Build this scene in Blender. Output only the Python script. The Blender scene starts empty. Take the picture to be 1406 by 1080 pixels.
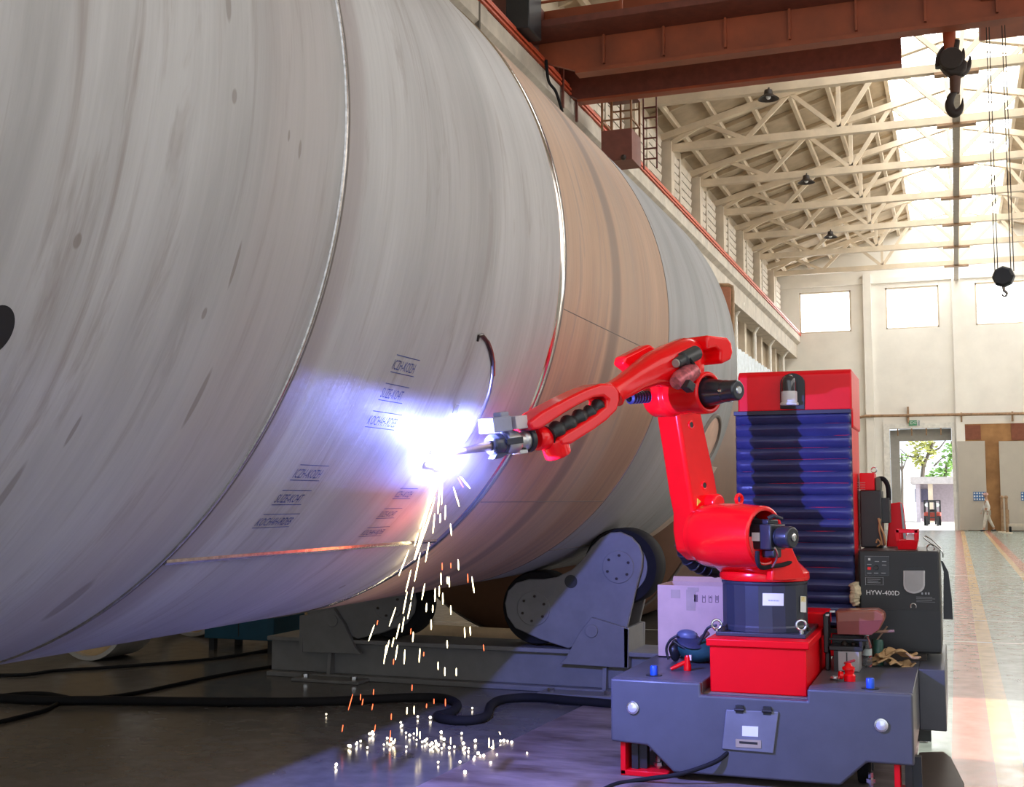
import bpy, bmesh, math, random
from mathutils import Vector as V, Matrix
random.seed(7)
SC = bpy.context.scene
COL = SC.collection
PI = math.pi
# ------------------------------------------------------------------ camera model (image 1406 x 1080)
FPX, CX, CY, EYE = 1650.0, 703.0, 540.0, 1.5
PITCH = math.atan((685 - CY) / FPX)
YAW = math.atan((1313 - CX) * math.cos(PITCH) / FPX)
FW = V((-math.sin(YAW) * math.cos(PITCH), math.cos(YAW) * math.cos(PITCH), math.sin(PITCH)))
RT = V((math.cos(YAW), math.sin(YAW), 0))
UP = RT.cross(FW)
CAM = V((0, 0, EYE))
def ray(u, v): return FW + RT * ((u - CX) / FPX) + UP * ((CY - v) / FPX)
def on(u, v, a, val):
    """surveyed pixel -> point on the world plane a = val"""
    d = ray(u, v); i = 'xyz'.index(a)
    return CAM + d * ((val - CAM[i]) / d[i])
cam = bpy.data.objects.new('camera', bpy.data.cameras.new('camera'))
COL.objects.link(cam)
cam.data.sensor_width = 36; cam.data.lens = 36 * FPX / 1406; cam.data.clip_end = 500
cam.location = CAM
cam.rotation_euler = (PI / 2 + PITCH, 0, YAW)
SC.camera = cam
# ------------------------------------------------------------------ mesh builder
def frame(n):
    n = V(n).normalized()
    a = V((0, 0, 1)) if abs(n.z) < .9 else V((1, 0, 0))
    x = a.cross(n).normalized()
    return x, n.cross(x), n
class MB:
    def __init__(s): s.v = []; s.f = []; s.mi = []; s.cur = 0
    def add(s, vs, fs):
        n = len(s.v); s.v += [V(x) for x in vs]
        s.f += [tuple(i + n for i in f) for f in fs]; s.mi += [s.cur] * len(fs); return s
    def box(s, c, d, R=None):
        c = V(c); vs = []
        for z in (-.5, .5):
            for x, y in ((-.5, -.5), (.5, -.5), (.5, .5), (-.5, .5)):
                p = V((x * d[0], y * d[1], z * d[2]))
                vs.append(c + (R @ p if R else p))
        return s.add(vs, [(3, 2, 1, 0), (4, 5, 6, 7), (0, 1, 5, 4), (1, 2, 6, 5), (2, 3, 7, 6), (3, 0, 4, 7)])
    def bb(s, x0, x1, y0, y1, z0, z1):
        return s.box(((x0 + x1) / 2, (y0 + y1) / 2, (z0 + z1) / 2), (abs(x1 - x0), abs(y1 - y0), abs(z1 - z0)))
    def prism(s, pts, d):
        pts = [V(p) for p in pts]; d = V(d); n = len(pts)
        return s.add(pts + [p + d for p in pts], [tuple(range(n))[::-1], tuple(range(n, 2 * n))] + [(i, (i + 1) % n, n + (i + 1) % n, n + i) for i in range(n)])
    def rings(s, rs, cap=True, closed=False):
        k = len(rs[0]); vs = [p for r in rs for p in r]; fs = []
        m = len(rs)
        for j in range(m if closed else m - 1):
            a, b = j * k, ((j + 1) % m) * k
            fs += [(a + i, a + (i + 1) % k, b + (i + 1) % k, b + i) for i in range(k)]
        if cap and not closed: fs += [tuple(range(k))[::-1], tuple(range((m - 1) * k, m * k))]
        return s.add(vs, fs)
    def tube(s, pts, r, seg=10, cap=True, closed=False):
        pts = [V(p) for p in pts]; n = len(pts)
        r = r if isinstance(r, (list, tuple)) else [r] * n
        t0 = (pts[1] - pts[0]).normalized(); x, y, _ = frame(t0); rs = []
        for i, p in enumerate(pts):
            if closed: t = (pts[(i + 1) % n] - pts[i - 1])
            else: t = pts[min(i + 1, n - 1)] - pts[max(i - 1, 0)]
            t = t.normalized(); x = (x - t * x.dot(t)).normalized(); y = t.cross(x)
            rs.append([p + (x * math.cos(a) + y * math.sin(a)) * r[i] for a in (2 * PI * q / seg for q in range(seg))])
        return s.rings(rs, cap, closed)
    def cyl(s, a, b, r, r2=None, seg=24): return s.tube([a, b], [r, r if r2 is None else r2], seg)
    def lathe(s, prof, o, ax, seg=32, cap=False):
        x, y, n = frame(ax); o = V(o)
        return s.rings([[o + n * h + (x * math.cos(a) + y * math.sin(a)) * max(r, 1e-4) for a in (2 * PI * q / seg for q in range(seg))] for r, h in prof], cap)
    def ball(s, c, r, seg=12, sc=(1, 1, 1)):
        c = V(c); rs = []
        for j in range(seg // 2 + 1):
            t = PI * j / (seg // 2); rr = max(math.sin(t), 1e-4)
            rs.append([c + V((rr * math.cos(a) * r * sc[0], rr * math.sin(a) * r * sc[1], -math.cos(t) * r * sc[2])) for a in (2 * PI * q / seg for q in range(seg))])
        return s.rings(rs, False)
    def torus(s, c, ax, R, r, seg=24, k=8, a0=0, a1=2 * PI):
        x, y, n = frame(ax); c = V(c); full = abs(a1 - a0 - 2 * PI) < 1e-6
        m = seg if full else seg + 1
        return s.tube([c + (x * math.cos(t) + y * math.sin(t)) * R for t in (a0 + (a1 - a0) * i / seg for i in range(m))], r, k, True, full)
    def build(s, name, mats, parent=None, bevel=0, smooth=40, seg=2, sub=0, loc=None, solid=0):
        me = bpy.data.meshes.new(name); o = bpy.data.objects.new(name, me); COL.objects.link(o)
        if parent is None:
            if loc is None:
                xs = [p.x for p in s.v]; ys = [p.y for p in s.v]
                loc = V(((min(xs) + max(xs)) / 2, (min(ys) + max(ys)) / 2, min(p.z for p in s.v)))
            o.location = loc; off = V(loc)
        else:
            o.parent = parent; r = parent
            while r.parent: r = r.parent
            off = V(r.location)
        me.from_pydata([p - off for p in s.v], [], s.f)
        mats = mats if isinstance(mats, (list, tuple)) else [mats]
        for m in mats: me.materials.append(m)
        for p, i in zip(me.polygons, s.mi): p.material_index = i
        b = bmesh.new(); b.from_mesh(me)
        bmesh.ops.remove_doubles(b, verts=b.verts, dist=2e-5)
        bmesh.ops.recalc_face_normals(b, faces=b.faces)
        b.to_mesh(me); b.free()
        if smooth:
            me.shade_smooth(); me.set_sharp_from_angle(angle=math.radians(smooth))
        if solid:
            q = o.modifiers.new('solid', 'SOLIDIFY'); q.thickness = solid
        if sub:
            q = o.modifiers.new('sub', 'SUBSURF'); q.levels = q.render_levels = sub
        if bevel:
            q = o.modifiers.new('bevel', 'BEVEL'); q.width = bevel; q.segments = seg; q.limit_method = 'ANGLE'; q.angle_limit = math.radians(35)
        return o
def tag(o, label=None, cat=None, group=None, kind=None):
    for k, x in (('label', label), ('category', cat), ('group', group), ('kind', kind)):
        if x: o[k] = x
    return o
def thing(name, label, cat, loc, group=None):
    o = bpy.data.objects.new(name, None); COL.objects.link(o); o.location = loc; o.empty_display_size = .1
    return tag(o, label, cat, group)
def struct(mb, name, m, **k): return tag(mb.build(name, m, **k), kind='structure')
def dup(root, d, label=None, parent=None):
    c = root.copy(); COL.objects.link(c)
    if parent: c.parent = parent
    else: c.location = root.location + V(d)
    if label: c['label'] = label
    for ch in [x for x in root.children]: dup(ch, d, None, c)
    return c
_rot = lambda ax, deg: Matrix.Rotation(math.radians(deg), 3, ax)
def txt(s, size, o, ux, uy, mb, lift=None, align='LEFT', warp=None):
    """lettering: text outline -> flat mesh at o with axes ux, uy (or mapped by warp(x, y))"""
    cu = bpy.data.curves.new('t', 'FONT'); cu.body = s; cu.size = size; cu.align_x = align; cu.resolution_u = 2
    ob = bpy.data.objects.new('t', cu); COL.objects.link(ob)
    bpy.context.view_layer.update()
    me = bpy.data.meshes.new_from_object(ob.evaluated_get(bpy.context.evaluated_depsgraph_get()))
    vs = [warp(p.co.x, p.co.y) if warp else V(o) + V(ux) * p.co.x + V(uy) * p.co.y for p in me.vertices]
    mb.add(vs, [tuple(p.vertices) for p in me.polygons])
    bpy.data.objects.remove(ob); bpy.data.curves.remove(cu); bpy.data.meshes.remove(me)
# ------------------------------------------------------------------ materials
def nodes(name):
    m = bpy.data.materials.new(name); m.use_nodes = True
    nt = m.node_tree; return m, nt, nt.nodes['Principled BSDF']
def N(nt, t, **k):
    n = nt.nodes.new(t)
    for a, x in k.items():
        if a.startswith('_'): n.inputs[int(a[1:]) if a[1:].isdigit() else a[1:]].default_value = x
        else: setattr(n, a, x)
    return n
def mth(nt, op, a, b=None, c=None):
    n = nt.nodes.new('ShaderNodeMath'); n.operation = op
    for i, x in enumerate((a, b, c)):
        if x is None: continue
        if isinstance(x, (int, float)): n.inputs[i].default_value = x
        else: nt.links.new(x, n.inputs[i])
    return n.outputs[0]
def mixc(nt, f, a, b, mode='MIX'):
    n = nt.nodes.new('ShaderNodeMix'); n.data_type = 'RGBA'; n.blend_type = mode
    for i, x in ((0, f), (6, a), (7, b)):
        if isinstance(x, (int, float)): n.inputs[i].default_value = x
        elif isinstance(x, (tuple, list)): n.inputs[i].default_value = (*x[:3], 1)
        else: nt.links.new(x, n.inputs[i])
    return n.outputs[2]
def noise(nt, vec, scale, detail=4, rough=.6, stretch=None, dist=0):
    if stretch:
        mp = N(nt, 'ShaderNodeMapping'); mp.inputs['Scale'].default_value = stretch
        nt.links.new(vec, mp.inputs['Vector']); vec = mp.outputs[0]
    n = N(nt, 'ShaderNodeTexNoise'); n.inputs['Scale'].default_value = scale; n.inputs['Detail'].default_value = detail; n.inputs['Roughness'].default_value = rough; n.inputs['Distortion'].default_value = dist
    nt.links.new(vec, n.inputs['Vector']); return n.outputs['Fac']
def ramp(nt, f, stops):
    n = N(nt, 'ShaderNodeValToRGB'); e = n.color_ramp.elements
    while len(e) < len(stops): e.new(.5)
    for x, (p, c) in zip(e, stops):
        x.position = p; x.color = (*c[:3], 1) if isinstance(c, (tuple, list)) else (c, c, c, 1)
    nt.links.new(f, n.inputs[0]); return n.outputs[0]
def mat(name, col, rough=.5, metal=0., var=.12, scale=6, bump=0., bscale=60, coat=0, stretch=None, col2=None, spec=.5):
    m, nt, b = nodes(name)
    tc = N(nt, 'ShaderNodeTexCoord').outputs['Object']
    n = noise(nt, tc, scale, stretch=stretch)
    a = tuple(c * (1 - var) for c in col); d = col2 or tuple(min(1, c * (1 + var)) for c in col)
    c = ramp(nt, n, [(.3, a), (.7, d)])
    nt.links.new(c, b.inputs['Base Color'])
    b.inputs['Roughness'].default_value = rough; b.inputs['Metallic'].default_value = metal
    b.inputs['Coat Weight'].default_value = coat; b.inputs['Coat Roughness'].default_value = .08
    b.inputs['Specular IOR Level'].default_value = spec
    if bump:
        q = noise(nt, tc, bscale, stretch=stretch)
        bn = N(nt, 'ShaderNodeBump'); bn.inputs['Strength'].default_value = bump; bn.inputs['Distance'].default_value = .01
        nt.links.new(q, bn.inputs['Height']); nt.links.new(bn.outputs[0], b.inputs['Normal'])
    return m
def emis(name, col, st):
    m, nt, b = nodes(name)
    b.inputs['Base Color'].default_value = (*col, 1); b.inputs['Emission Color'].default_value = (*col, 1); b.inputs['Emission Strength'].default_value = st
    return m
RED = mat('red_enamel', (.95, .004, .008), .22, coat=.25, var=.05, spec=.35)
REDM = mat('red_paint_satin', (.84, .002, .012), .38, var=.06, spec=.3)
CARTG = mat('grey_enamel', (.085, .088, .105), .38, var=.08, bump=.03)
ROLG = mat('roller_grey_paint', (.20, .20, .20), .5, var=.1, bump=.04)
BLK = mat('black_plastic', (.018, .019, .022), .4)
BLKM = mat('black_motor_enamel', (.02, .022, .03), .28, coat=.3)
RUB = mat('black_rubber', (.013, .013, .015), .8, bump=.1, spec=.2)
NAVY = mat('dark_base_enamel', (.03, .034, .05), .35, var=.1)
STEEL = mat('bright_steel', (.62, .62, .62), .25, 1., var=.1)
ALU = mat('cast_aluminium', (.55, .55, .55), .35, .9, var=.1)
WHITE = mat('white_label', (.85, .86, .86), .5, var=.03)
GREY = mat('grey_ink', (.4, .42, .45), .5)
YEL = mat('yellow_label', (.75, .55, .05), .5)
CREAM = mat('cream_paint', (.64, .54, .42), .65, var=.12, scale=1.5)
TRUSS = mat('truss_cream_paint', (.68, .56, .41), .6, var=.14, scale=1.2)
ORANGE = mat('orange_crane_paint', (.30, .075, .03), .5, var=.25, scale=1.2, col2=(.38, .085, .03))
BROWNR = mat('maroon_crane_paint', (.16, .045, .03), .5, var=.2)
RAILR = mat('red_rail_paint', (.62, .10, .04), .45)
PIPEW = mat('white_pipe_paint', (.80, .76, .68), .5)
RUSTP = mat('rusty_pipe', (.33, .20, .11), .7, var=.3)
CARD = mat('cardboard', (.62, .42, .35), .8, var=.08)
TAPE = mat('packing_tape', (.45, .33, .26), .3)
TEAL = mat('teal_canvas', (.012, .075, .075), .8, bump=.2)
BLUE = mat('blue_plastic', (.01, .09, .55), .35)
GLV = mat('tan_leather', (.50, .31, .15), .85, var=.25, scale=20, bump=.4)
CONC = mat('concrete', (.55, .49, .41), .85, var=.18, scale=2, bump=.15)
GLASSD = mat('smoked_plastic', (.03, .03, .035), .1, coat=.6)
FSTEEL = mat('blackened_hook_steel', (.028, .018, .013), .6)
ARCW, GLARE, SUNW, WORLDW, EXPO, RFILL, SKYW, SPARKW = 470.0, .07, 11.0, 1.7, 0.0, 1.95, 7.0, 2.2
# ================================================================== THE HALL
YF, XL, XR, YB = 62.0, -8.3, 8.9, -7.0
ZB = 12.13                                   # underside level of the roof trusses
def plain(name, col, **k): return mat(name, col, **k)
# floor: epoxy coat with painted aisle stripes
def floor_mat():
    m, nt, b = nodes('epoxy_floor')
    g = N(nt, 'ShaderNodeNewGeometry').outputs['Position']
    sp = N(nt, 'ShaderNodeSeparateXYZ'); nt.links.new(g, sp.inputs[0]); x, y = sp.outputs[0], sp.outputs[1]
    n1 = noise(nt, g, .5, 5); n2 = noise(nt, g, 6, 4)
    base = ramp(nt, n1, [(.3, (.13, .122, .115)), (.7, (.20, .19, .18))])
    aisle = ramp(nt, n1, [(.3, (.25, .30, .265)), (.7, (.33, .385, .34))])  # aisle tone raised to carry the window light reflected on the floor
    def band(c, a, bb, s):
        return mth(nt, 'MULTIPLY', mth(nt, 'GREATER_THAN', s, a), mth(nt, 'LESS_THAN', s, bb))
    c = mixc(nt, band(0, -.7, 40, x), base, aisle)
    c = mixc(nt, band(0, -.07, .16, x), c, (.52, .20, .15))
    c = mixc(nt, band(0, .16, .31, x), c, (.62, .38, .15))
    c = mixc(nt, band(0, 1.12, 1.24, x), c, (.62, .44, .24))
    c = mixc(nt, band(0, 1.24, 1.44, x), c, (.52, .22, .16))
    for yy, w in ((13.75, .035), (25.5, .05), (20.4, .02), (16.2, .015)):
        c = mixc(nt, band(0, yy - w, yy + w, y), c, (.75, .72, .66))
    d = ramp(nt, n2, [(.35, .75), (.65, 1.0)])
    c = mixc(nt, 1.0, c, d, 'MULTIPLY')
    nt.links.new(c, b.inputs['Base Color'])
    r = ramp(nt, n2, [(.3, .17), (.7, .25)]); nt.links.new(r, b.inputs['Roughness']); b.inputs['Specular IOR Level'].default_value = .3
    mp = N(nt, 'ShaderNodeMapping'); mp.inputs['Scale'].default_value = (.5, 5, 1); nt.links.new(g, mp.inputs[0])
    n3 = N(nt, 'ShaderNodeTexNoise'); n3.inputs['Scale'].default_value = 1.6; nt.links.new(mp.outputs[0], n3.inputs[0])
    bn = N(nt, 'ShaderNodeBump'); bn.inputs['Strength'].default_value = .015; bn.inputs['Distance'].default_value = .012
    nt.links.new(n3.outputs[0], bn.inputs['Height']); nt.links.new(bn.outputs[0], b.inputs['Normal'])
    return m
struct(MB().bb(XL - .3, XR + .3, YB, YF + .1, -.2, 0), 'floor', floor_mat(), smooth=0)
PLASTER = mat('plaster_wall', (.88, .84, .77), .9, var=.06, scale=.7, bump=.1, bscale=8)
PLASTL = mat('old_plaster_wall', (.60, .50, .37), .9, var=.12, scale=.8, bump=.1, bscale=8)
DAY = emis('daylit_glass', (.93, .97, 1.0), 8.0)
FILLR = emis('side_fill_glass', (1.0, .97, .93), RFILL)
SKYG = emis('daylit_roof_glass', (.94, .98, 1.0), SKYW)
def wall_cells(mb, xs, zs, holes, fn):
    xs = sorted(set(xs + [h[i] for h in holes for i in (0, 1)])); zs = sorted(set(zs + [h[i] for h in holes for i in (2, 3)]))
    for a, b in zip(xs, xs[1:]):
        for c, d in zip(zs, zs[1:]):
            mx, mz = (a + b) / 2, (c + d) / 2
            if not any(h[0] < mx < h[1] and h[2] < mz < h[3] for h in holes): fn(mb, a, b, c, d)
    return mb
WIN = [(-7.22, -4.68, 9.88, 11.98), (-3.02, -.51, 9.9, 11.98), (1.15, 3.55, 9.9, 11.98), (4.9, 7.4, 9.9, 11.98)]
DOOR = (-3.0, -.12, 0, 4.95)
w = wall_cells(MB(), [XL - .3, XR + .3], [0, 13.0], WIN + [DOOR], lambda m, a, b, c, d: m.bb(a, b, YF, YF + .35, c, d))
w.prism([(XL - .3, YF, 13.0), (XR + .3, YF, 13.0), (.3, YF, 15.6)], (0, .35, 0))
struct(w, 'wall_far', PLASTER, smooth=0)
for i, (a, b, c, d) in enumerate(WIN):
    o = struct(MB().bb(a, b, YF + .2, YF + .22, c, d), f'window_{i+1}', DAY, smooth=0)
    f = MB()
    for k in (0, 1): f.bb(a, b, YF + .05, YF + .2, (c, d - .08)[k], (c + .08, d)[k]); f.bb((a, b - .08)[k], (a + .08, b)[k], YF + .05, YF + .2, c, d)
    f.build('window_frame', CREAM, o, smooth=0)
for k, (a, b) in enumerate(((-4.07, -3.69), (.09, .49), (3.75, 4.15))):
    struct(MB().bb(a, b, YF - .3, YF - .01, 0, 12.7), 'column', PLASTER, smooth=0)
struct(MB().bb(XL, XR, YF - .12, YF, 12.22, 12.48), 'trim_1', PLASTER, smooth=0)
# left wall
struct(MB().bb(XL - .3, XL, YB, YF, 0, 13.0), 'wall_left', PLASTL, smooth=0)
# right wall: unseen glowing band added to light the tank, and the loading door that lets the sun in
SUNEL = math.radians(25)
RD = (7.6, 9.9, 0, 4.65); RW = (-4, 58, 4.9, 10.5)
w = wall_cells(MB(), [YB, YF], [0, 13.0], [RD, RW], lambda m, a, b, c, d: m.bb(XR, XR + .3, a, b, c, d))
struct(w, 'wall_right', PLASTER, smooth=0)
o = struct(MB().bb(XR + .14, XR + .16, RW[0], RW[1], RW[2], RW[3]), 'window_5', FILLR, smooth=0)
f = MB()
for k in range(32): f.bb(XR + .05, XR + .12, RW[0] + 2 * k - .04, RW[0] + 2 * k + .04, RW[2], RW[3])
for z in (RW[2] + .04, 7.7, RW[3] - .04): f.bb(XR + .05, XR + .12, RW[0], RW[1], z - .04, z + .04)
f.build('window_frame', CREAM, o, smooth=0)
# roof: two slopes of ribbed slabs with a glazed ridge
SX0, SX1, SZ, EZ, SKY0 = -1.75, 2.35, 15.0, 13.0, 22.0
ROOF = mat('roof_slab', (.54, .43, .30), .85, var=.15, scale=1.5, bump=.15, bscale=6)
rf = MB()
rf.prism([(XL - .4, YB, EZ - .1), (SX0, YB, SZ), (SX0, YB, SZ + .2), (XL - .4, YB, EZ + .1)], (0, YF - YB + .4, 0))
rf.prism([(XR + .4, YB, EZ - .1), (XR + .4, YB, EZ + .1), (SX1, YB, SZ + .2), (SX1, YB, SZ)], (0, YF - YB + .4, 0))
rf.prism([(SX0, YB, SZ), (SX1, YB, SZ), (SX1, YB, SZ + .2), (SX0, YB, SZ + .2)], (0, SKY0 - YB, 0))
struct(rf, 'ceiling', ROOF, smooth=0)
sk = MB().prism([(SX0, SKY0, SZ + .05), (.3, SKY0, SZ + .5), (SX1, SKY0, SZ + .05), (SX1, SKY0, SZ + .1), (.3, SKY0, SZ + .55), (SX0, SKY0, SZ + .1)], (0, YF - SKY0, 0))
o = struct(sk, 'window_6', SKYG, smooth=0)
for k in range(25):
    y = SKY0 + .3 + 1.65 * k
    MB().prism([(SX0, y, SZ - .02), (.3, y, SZ + .42), (SX1, y, SZ - .02), (SX1, y, SZ + .03), (.3, y, SZ + .47), (SX0, y, SZ + .03)], (0, .05, 0)).build('glazing_bar', TRUSS, o, smooth=0)
for x in (SX0 + .03, SX1 - .03): MB().bb(x - .06, x + .06, SKY0, YF, SZ - .15, SZ + .05).build('edge_beam', TRUSS, o, smooth=0)
for sgn in (-1, 1):
    for k in range(6):
        t = (k + .5) / 6
        x = (XL + (SX0 - XL) * t) if sgn < 0 else (XR + (SX1 - XR) * t); z = EZ + (SZ - EZ) * t - .14
        struct(MB().bb(x - .06, x + .06, YB, YF, z - .14, z + .04), 'beam', TRUSS, smooth=0)
# slab ribs across the slope, one strip of ribs per bay
TY = [57.7 - 4.42 * k for k in range(10)]
for y in [y + q * 1.1 for y in TY for q in (1, 2, 3)]:
    if y < YF - .3:
        m = MB()
        m.prism([(XL, y, EZ - .16), (SX0, y, SZ - .1), (SX0, y, SZ), (XL, y, EZ - .0)], (0, .1, 0))
        struct(m, 'beam', ROOF, smooth=0)
# roof trusses
ORD = ['nearest the far wall', 'second from the far wall', 'third from the far wall', 'fourth from the far wall', 'fifth from the far wall', 'sixth from the far wall', 'seventh from the far wall', 'eighth from the far wall', 'ninth from the far wall', 'tenth from the far wall']
def topz(x): return EZ - .45 + (SZ - EZ + .15) * (1 - abs(x - .3) / 8.6)
for k, y in enumerate(TY):
    if y < 24: break
    t = thing('roof_truss', 'cream roof truss spanning the hall under the skylight, ' + ORD[k], 'roof truss', (.3, y, ZB), 'roof trusses')
    def bar(p, q, wd, hd, name, m=TRUSS):
        p, q = V((p[0], y, p[1])), V((q[0], y, q[1])); d = q - p; n = V((-d.z, 0, d.x)).normalized() * hd / 2
        b = MB().prism([p + n + V((0, -wd / 2, 0)), q + n + V((0, -wd / 2, 0)), q - n + V((0, -wd / 2, 0)), p - n + V((0, -wd / 2, 0))], (0, wd, 0))
        return b.build(name, m, t, smooth=0)
    bar((XL + .1, ZB + .1), (XR - .1, ZB + .1), .22, .22, 'bottom_chord')
    bar((XL + .1, topz(XL + .1)), (.3, topz(.3)), .22, .2, 'top_chord'); bar((.3, topz(.3)), (XR - .1, topz(XR - .1)), .22, .2, 'top_chord')
    nb = [-8.1, -5.6, -2.9, .3, 3.5, 6.2, 8.7]; ntp = [-6.9, -4.3, -1.6, 2.2, 4.9, 7.5]
    for i, xt in enumerate(ntp):
        bar((nb[i], ZB + .15), (xt, topz(xt)), .1, .13, 'diagonal'); bar((xt, topz(xt)), (nb[i + 1], ZB + .15), .1, .13, 'diagonal')
    for xv in (-2.9, 3.5): bar((xv, ZB + .1), (xv, topz(xv)), .1, .12, 'post')
    for xv in (-.05, .65): bar((.3 + (xv - .3) * .3, ZB + .15), (xv, topz(xv)), .08, .1, 'post')
    MB().bb(-.2, .85, y - .14, y + .14, ZB - .09, ZB - .02).build('gusset_plate', RUSTP, t, smooth=0)
struct(MB().bb(.22, .42, 33, YF, ZB - .02, ZB + .2), 'beam', mat('ridge_beam_paint', (.34, .29, .23), .7), smooth=0)
# lamps under the trusses
for (u, v, k, s) in ((1055, 132, 6, 'dark high-bay lamp under the roof truss just past the crane girder'), (1107, 243, 4, 'high-bay lamp with cables hanging mid-hall under a roof truss'), (1140, 314, 2, 'small high-bay lamp under the third truss from the far wall')):
    p = on(u, v, 'y', TY[k] - .22); p.z = ZB - .25
    t = thing('high_bay_lamp', s, 'lamp', p)
    MB().lathe([(.0, .24), (.10, .24), (.12, .12), (.26, .02), (.28, 0), (.25, 0), (.1, .1), (0, .1)], p, (0, 0, 1), 16).build('shade', FSTEEL, t)
    MB().cyl(p + V((0, 0, .2)), p + V((0, .2, .42)), .025).build('bracket', FSTEEL, t)
    MB().ball(p + V((0, 0, .06)), .07, 10).build('bulb', WHITE, t)
# left columns, upper louvred windows, runway beam
for k, y in enumerate(TY):
    if y < 14: continue
    struct(MB().bb(XL, XL + .45, y - .22, y + .22, 0, 12.4), 'column', CREAM, smooth=0)
    if y < 24: continue
    f = MB(); f.bb(XL + .02, XL + .1, y + .35, y + 4.05, 10.0, 12.5)
    o = struct(f, f'window_{7+k}', mat('dim_window_glass', (.16, .14, .12), .5) if k == 0 else bpy.data.materials['dim_window_glass'], smooth=0)
    f = MB()
    for q in range(6): f.box((XL + .16, y + 2.2, 10.95 + q * .27), (.04, 3.7, .2), _rot('Y', 8))
    f.bb(XL + .1, XL + .22, y + .3, y + 4.1, 10.55, 10.72); f.bb(XL + .1, XL + .22, y + 2.1, y + 2.3, 10.0, 12.5)
    f.build('louvre', mat('louvre_paint', (.66, .58, .48), .7) if k == 0 else bpy.data.materials['louvre_paint'], o, smooth=0)
XB = -7.3
rb = MB()
rb.prism([(XL + .3, YB, 8.62), (XB - .06, YB, 8.62), (XB - .06, YB, 9.3), (XB + .1, YB, 9.42), (XB + .1, YB, 9.74), (XL + .3, YB, 9.74)], (0, YF - YB, 0))
struct(rb, 'beam', CONC, smooth=0)
BJ = on(659, 40, 'x', XB + .11).y
for q in range(1):
    y = BJ + 4.42 * q * 1.0
    struct(MB().bb(XB + .02, XB + .108, y - .03, y + .03, 8.8, 9.75), 'trim_2', mat('joint_shadow', (.12, .1, .08), .9) if q == 0 else bpy.data.materials['joint_shadow'], smooth=0)
t = thing('conductor_rail', 'orange-red power rails running along the top of the concrete crane beam', 'rail', (XB, 30, 9.75))
for dz, dx in ((.0, .12), (.09, .12), (.18, .08)):
    MB().bb(XB + dx - .025, XB + dx + .025, YB, YF, 9.76 + dz, 9.80 + dz).build('bar', RAILR, t, smooth=0)
for q in range(45): MB().bb(XB + .04, XB + .1, YB + 1 + q * 1.5, YB + 1.05 + q * 1.5, 9.745, 9.98).build('bracket', RAILR, t, smooth=0)
t = thing('crane_rail', 'steel crane rail on the runway beam behind the orange-red bars', 'rail', (XB - .35, 30, 9.74))
MB().bb(XB - .40, XB - .30, YB, YF, 9.741, 9.86).build('rail_head', STEEL, t, smooth=0)
# white kinked drain pipes under the runway beam
for q, (a, b, c, lab) in enumerate((((1020, 416), (1010, 433), (1010, 478), 'first'), ((1045, 440), (1036, 456), (1036, 498), 'second'), ((1065, 461), (1057, 474), (1057, 508), 'third'), ((1083, 478), (1075, 490), (1075, 508), 'fourth'))):
    p = on(*a, 'x', XB - .1); y = p.y; p2 = on(*b, 'y', y); p3 = p2.copy(); p3.z = 0
    o = MB().tube([p + V((0, 0, .02)), p - V((0, 0, .05)), p2, p2 - V((0, 0, .3)), p3], .075, 8).build('drain_pipe', PIPEW)
    tag(o, f'white kinked drain pipe under the crane beam, {lab} from the tank end', 'pipe', 'white drain pipes on the left wall')
# grey pipe and terracotta panel just past the tank's end
p = on(985, 391, 'x', XB + .25); y = p.y
q1 = on(1000, 391, 'y', y); q2 = on(1006, 400, 'y', y); q3 = on(1006, 600, 'y', y)
tag(MB().tube([p, q1, (q1 + q2) / 2 + V((.05, 0, .05)), q2, q3], .06, 10).build('elbow_pipe', RUSTP), 'dark bent pipe coming out past the top of the tank end', 'pipe')
a = on(984, 392, 'y', y + 1.2); b = on(1003, 392, 'y', y + 1.2); c = on(1003, 450, 'y', y + 1.2)
tag(MB().bb(a.x, b.x, y + 1.2, y + 1.5, c.z, a.z).build('duct', mat('terracotta_paint', (.42, .17, .10), .7), bevel=.02), 'terracotta duct beside the dark bent pipe on the left wall', 'duct')
# corrugated partition
a = on(1008, 476, 'x', -7.0); b = on(1052, 510, 'x', -7.0)
n = 60; pts = []
for i in range(n + 1):
    pts.append((-7.0 + (.09 if i % 4 in (0, 1) else 0), a.y + (b.y + 4 - a.y) * i / n))
m = MB(); m.add([V((x, y, z)) for x, y in pts for z in (0, a.z)], [(2 * i, 2 * i + 2, 2 * i + 3, 2 * i + 1) for i in range(n)])
tag(m.build('partition_sheet', mat('pale_sheet_metal', (.62, .68, .72), .4, .3), smooth=0, solid=.01), 'pale blue corrugated sheet partition along the left wall past the tank', 'partition')
# ------------------------------------------------------------------ far end fittings
def W(u, v, y=YF): return on(u, v, 'y', y)
t = struct(MB().bb(-3.28, -3.0, YF - .12, YF + .3, 0, 5.2).bb(-.12, .02, YF - .12, YF + .3, 0, 5.2).bb(-3.0, -.12, YF - .12, YF + .3, 4.95, 5.2), 'door_1', mat('door_frame_white', (.86, .83, .77), .7), smooth=0)
GATE = mat('grey_gate_sheet', (.42, .40, .36), .8, var=.06)
MB().bb(-2.99, -2.55, YF + .36, YF + .42, 0, 4.9).bb(-2.55, -.13, YF + .36, YF + .42, 4.35, 4.94).build('leaf', GATE, t, smooth=0)
for x in (-2.6, -1.95, -1.27, -.6): MB().bb(x - .03, x + .03, YF - .1, YF - .02, 4.6, 4.96).build('hanger', RUSTP, t, smooth=0)
RUSTD = mat('rust_brown_gate', (.36, .17, .065), .8, var=.3, scale=1.0, col2=(.50, .26, .10))
t = struct(MB().bb(.42, 3.72, YF - .12, YF - .02, 0, 5.1), 'door_2', RUSTD, smooth=0)
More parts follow.
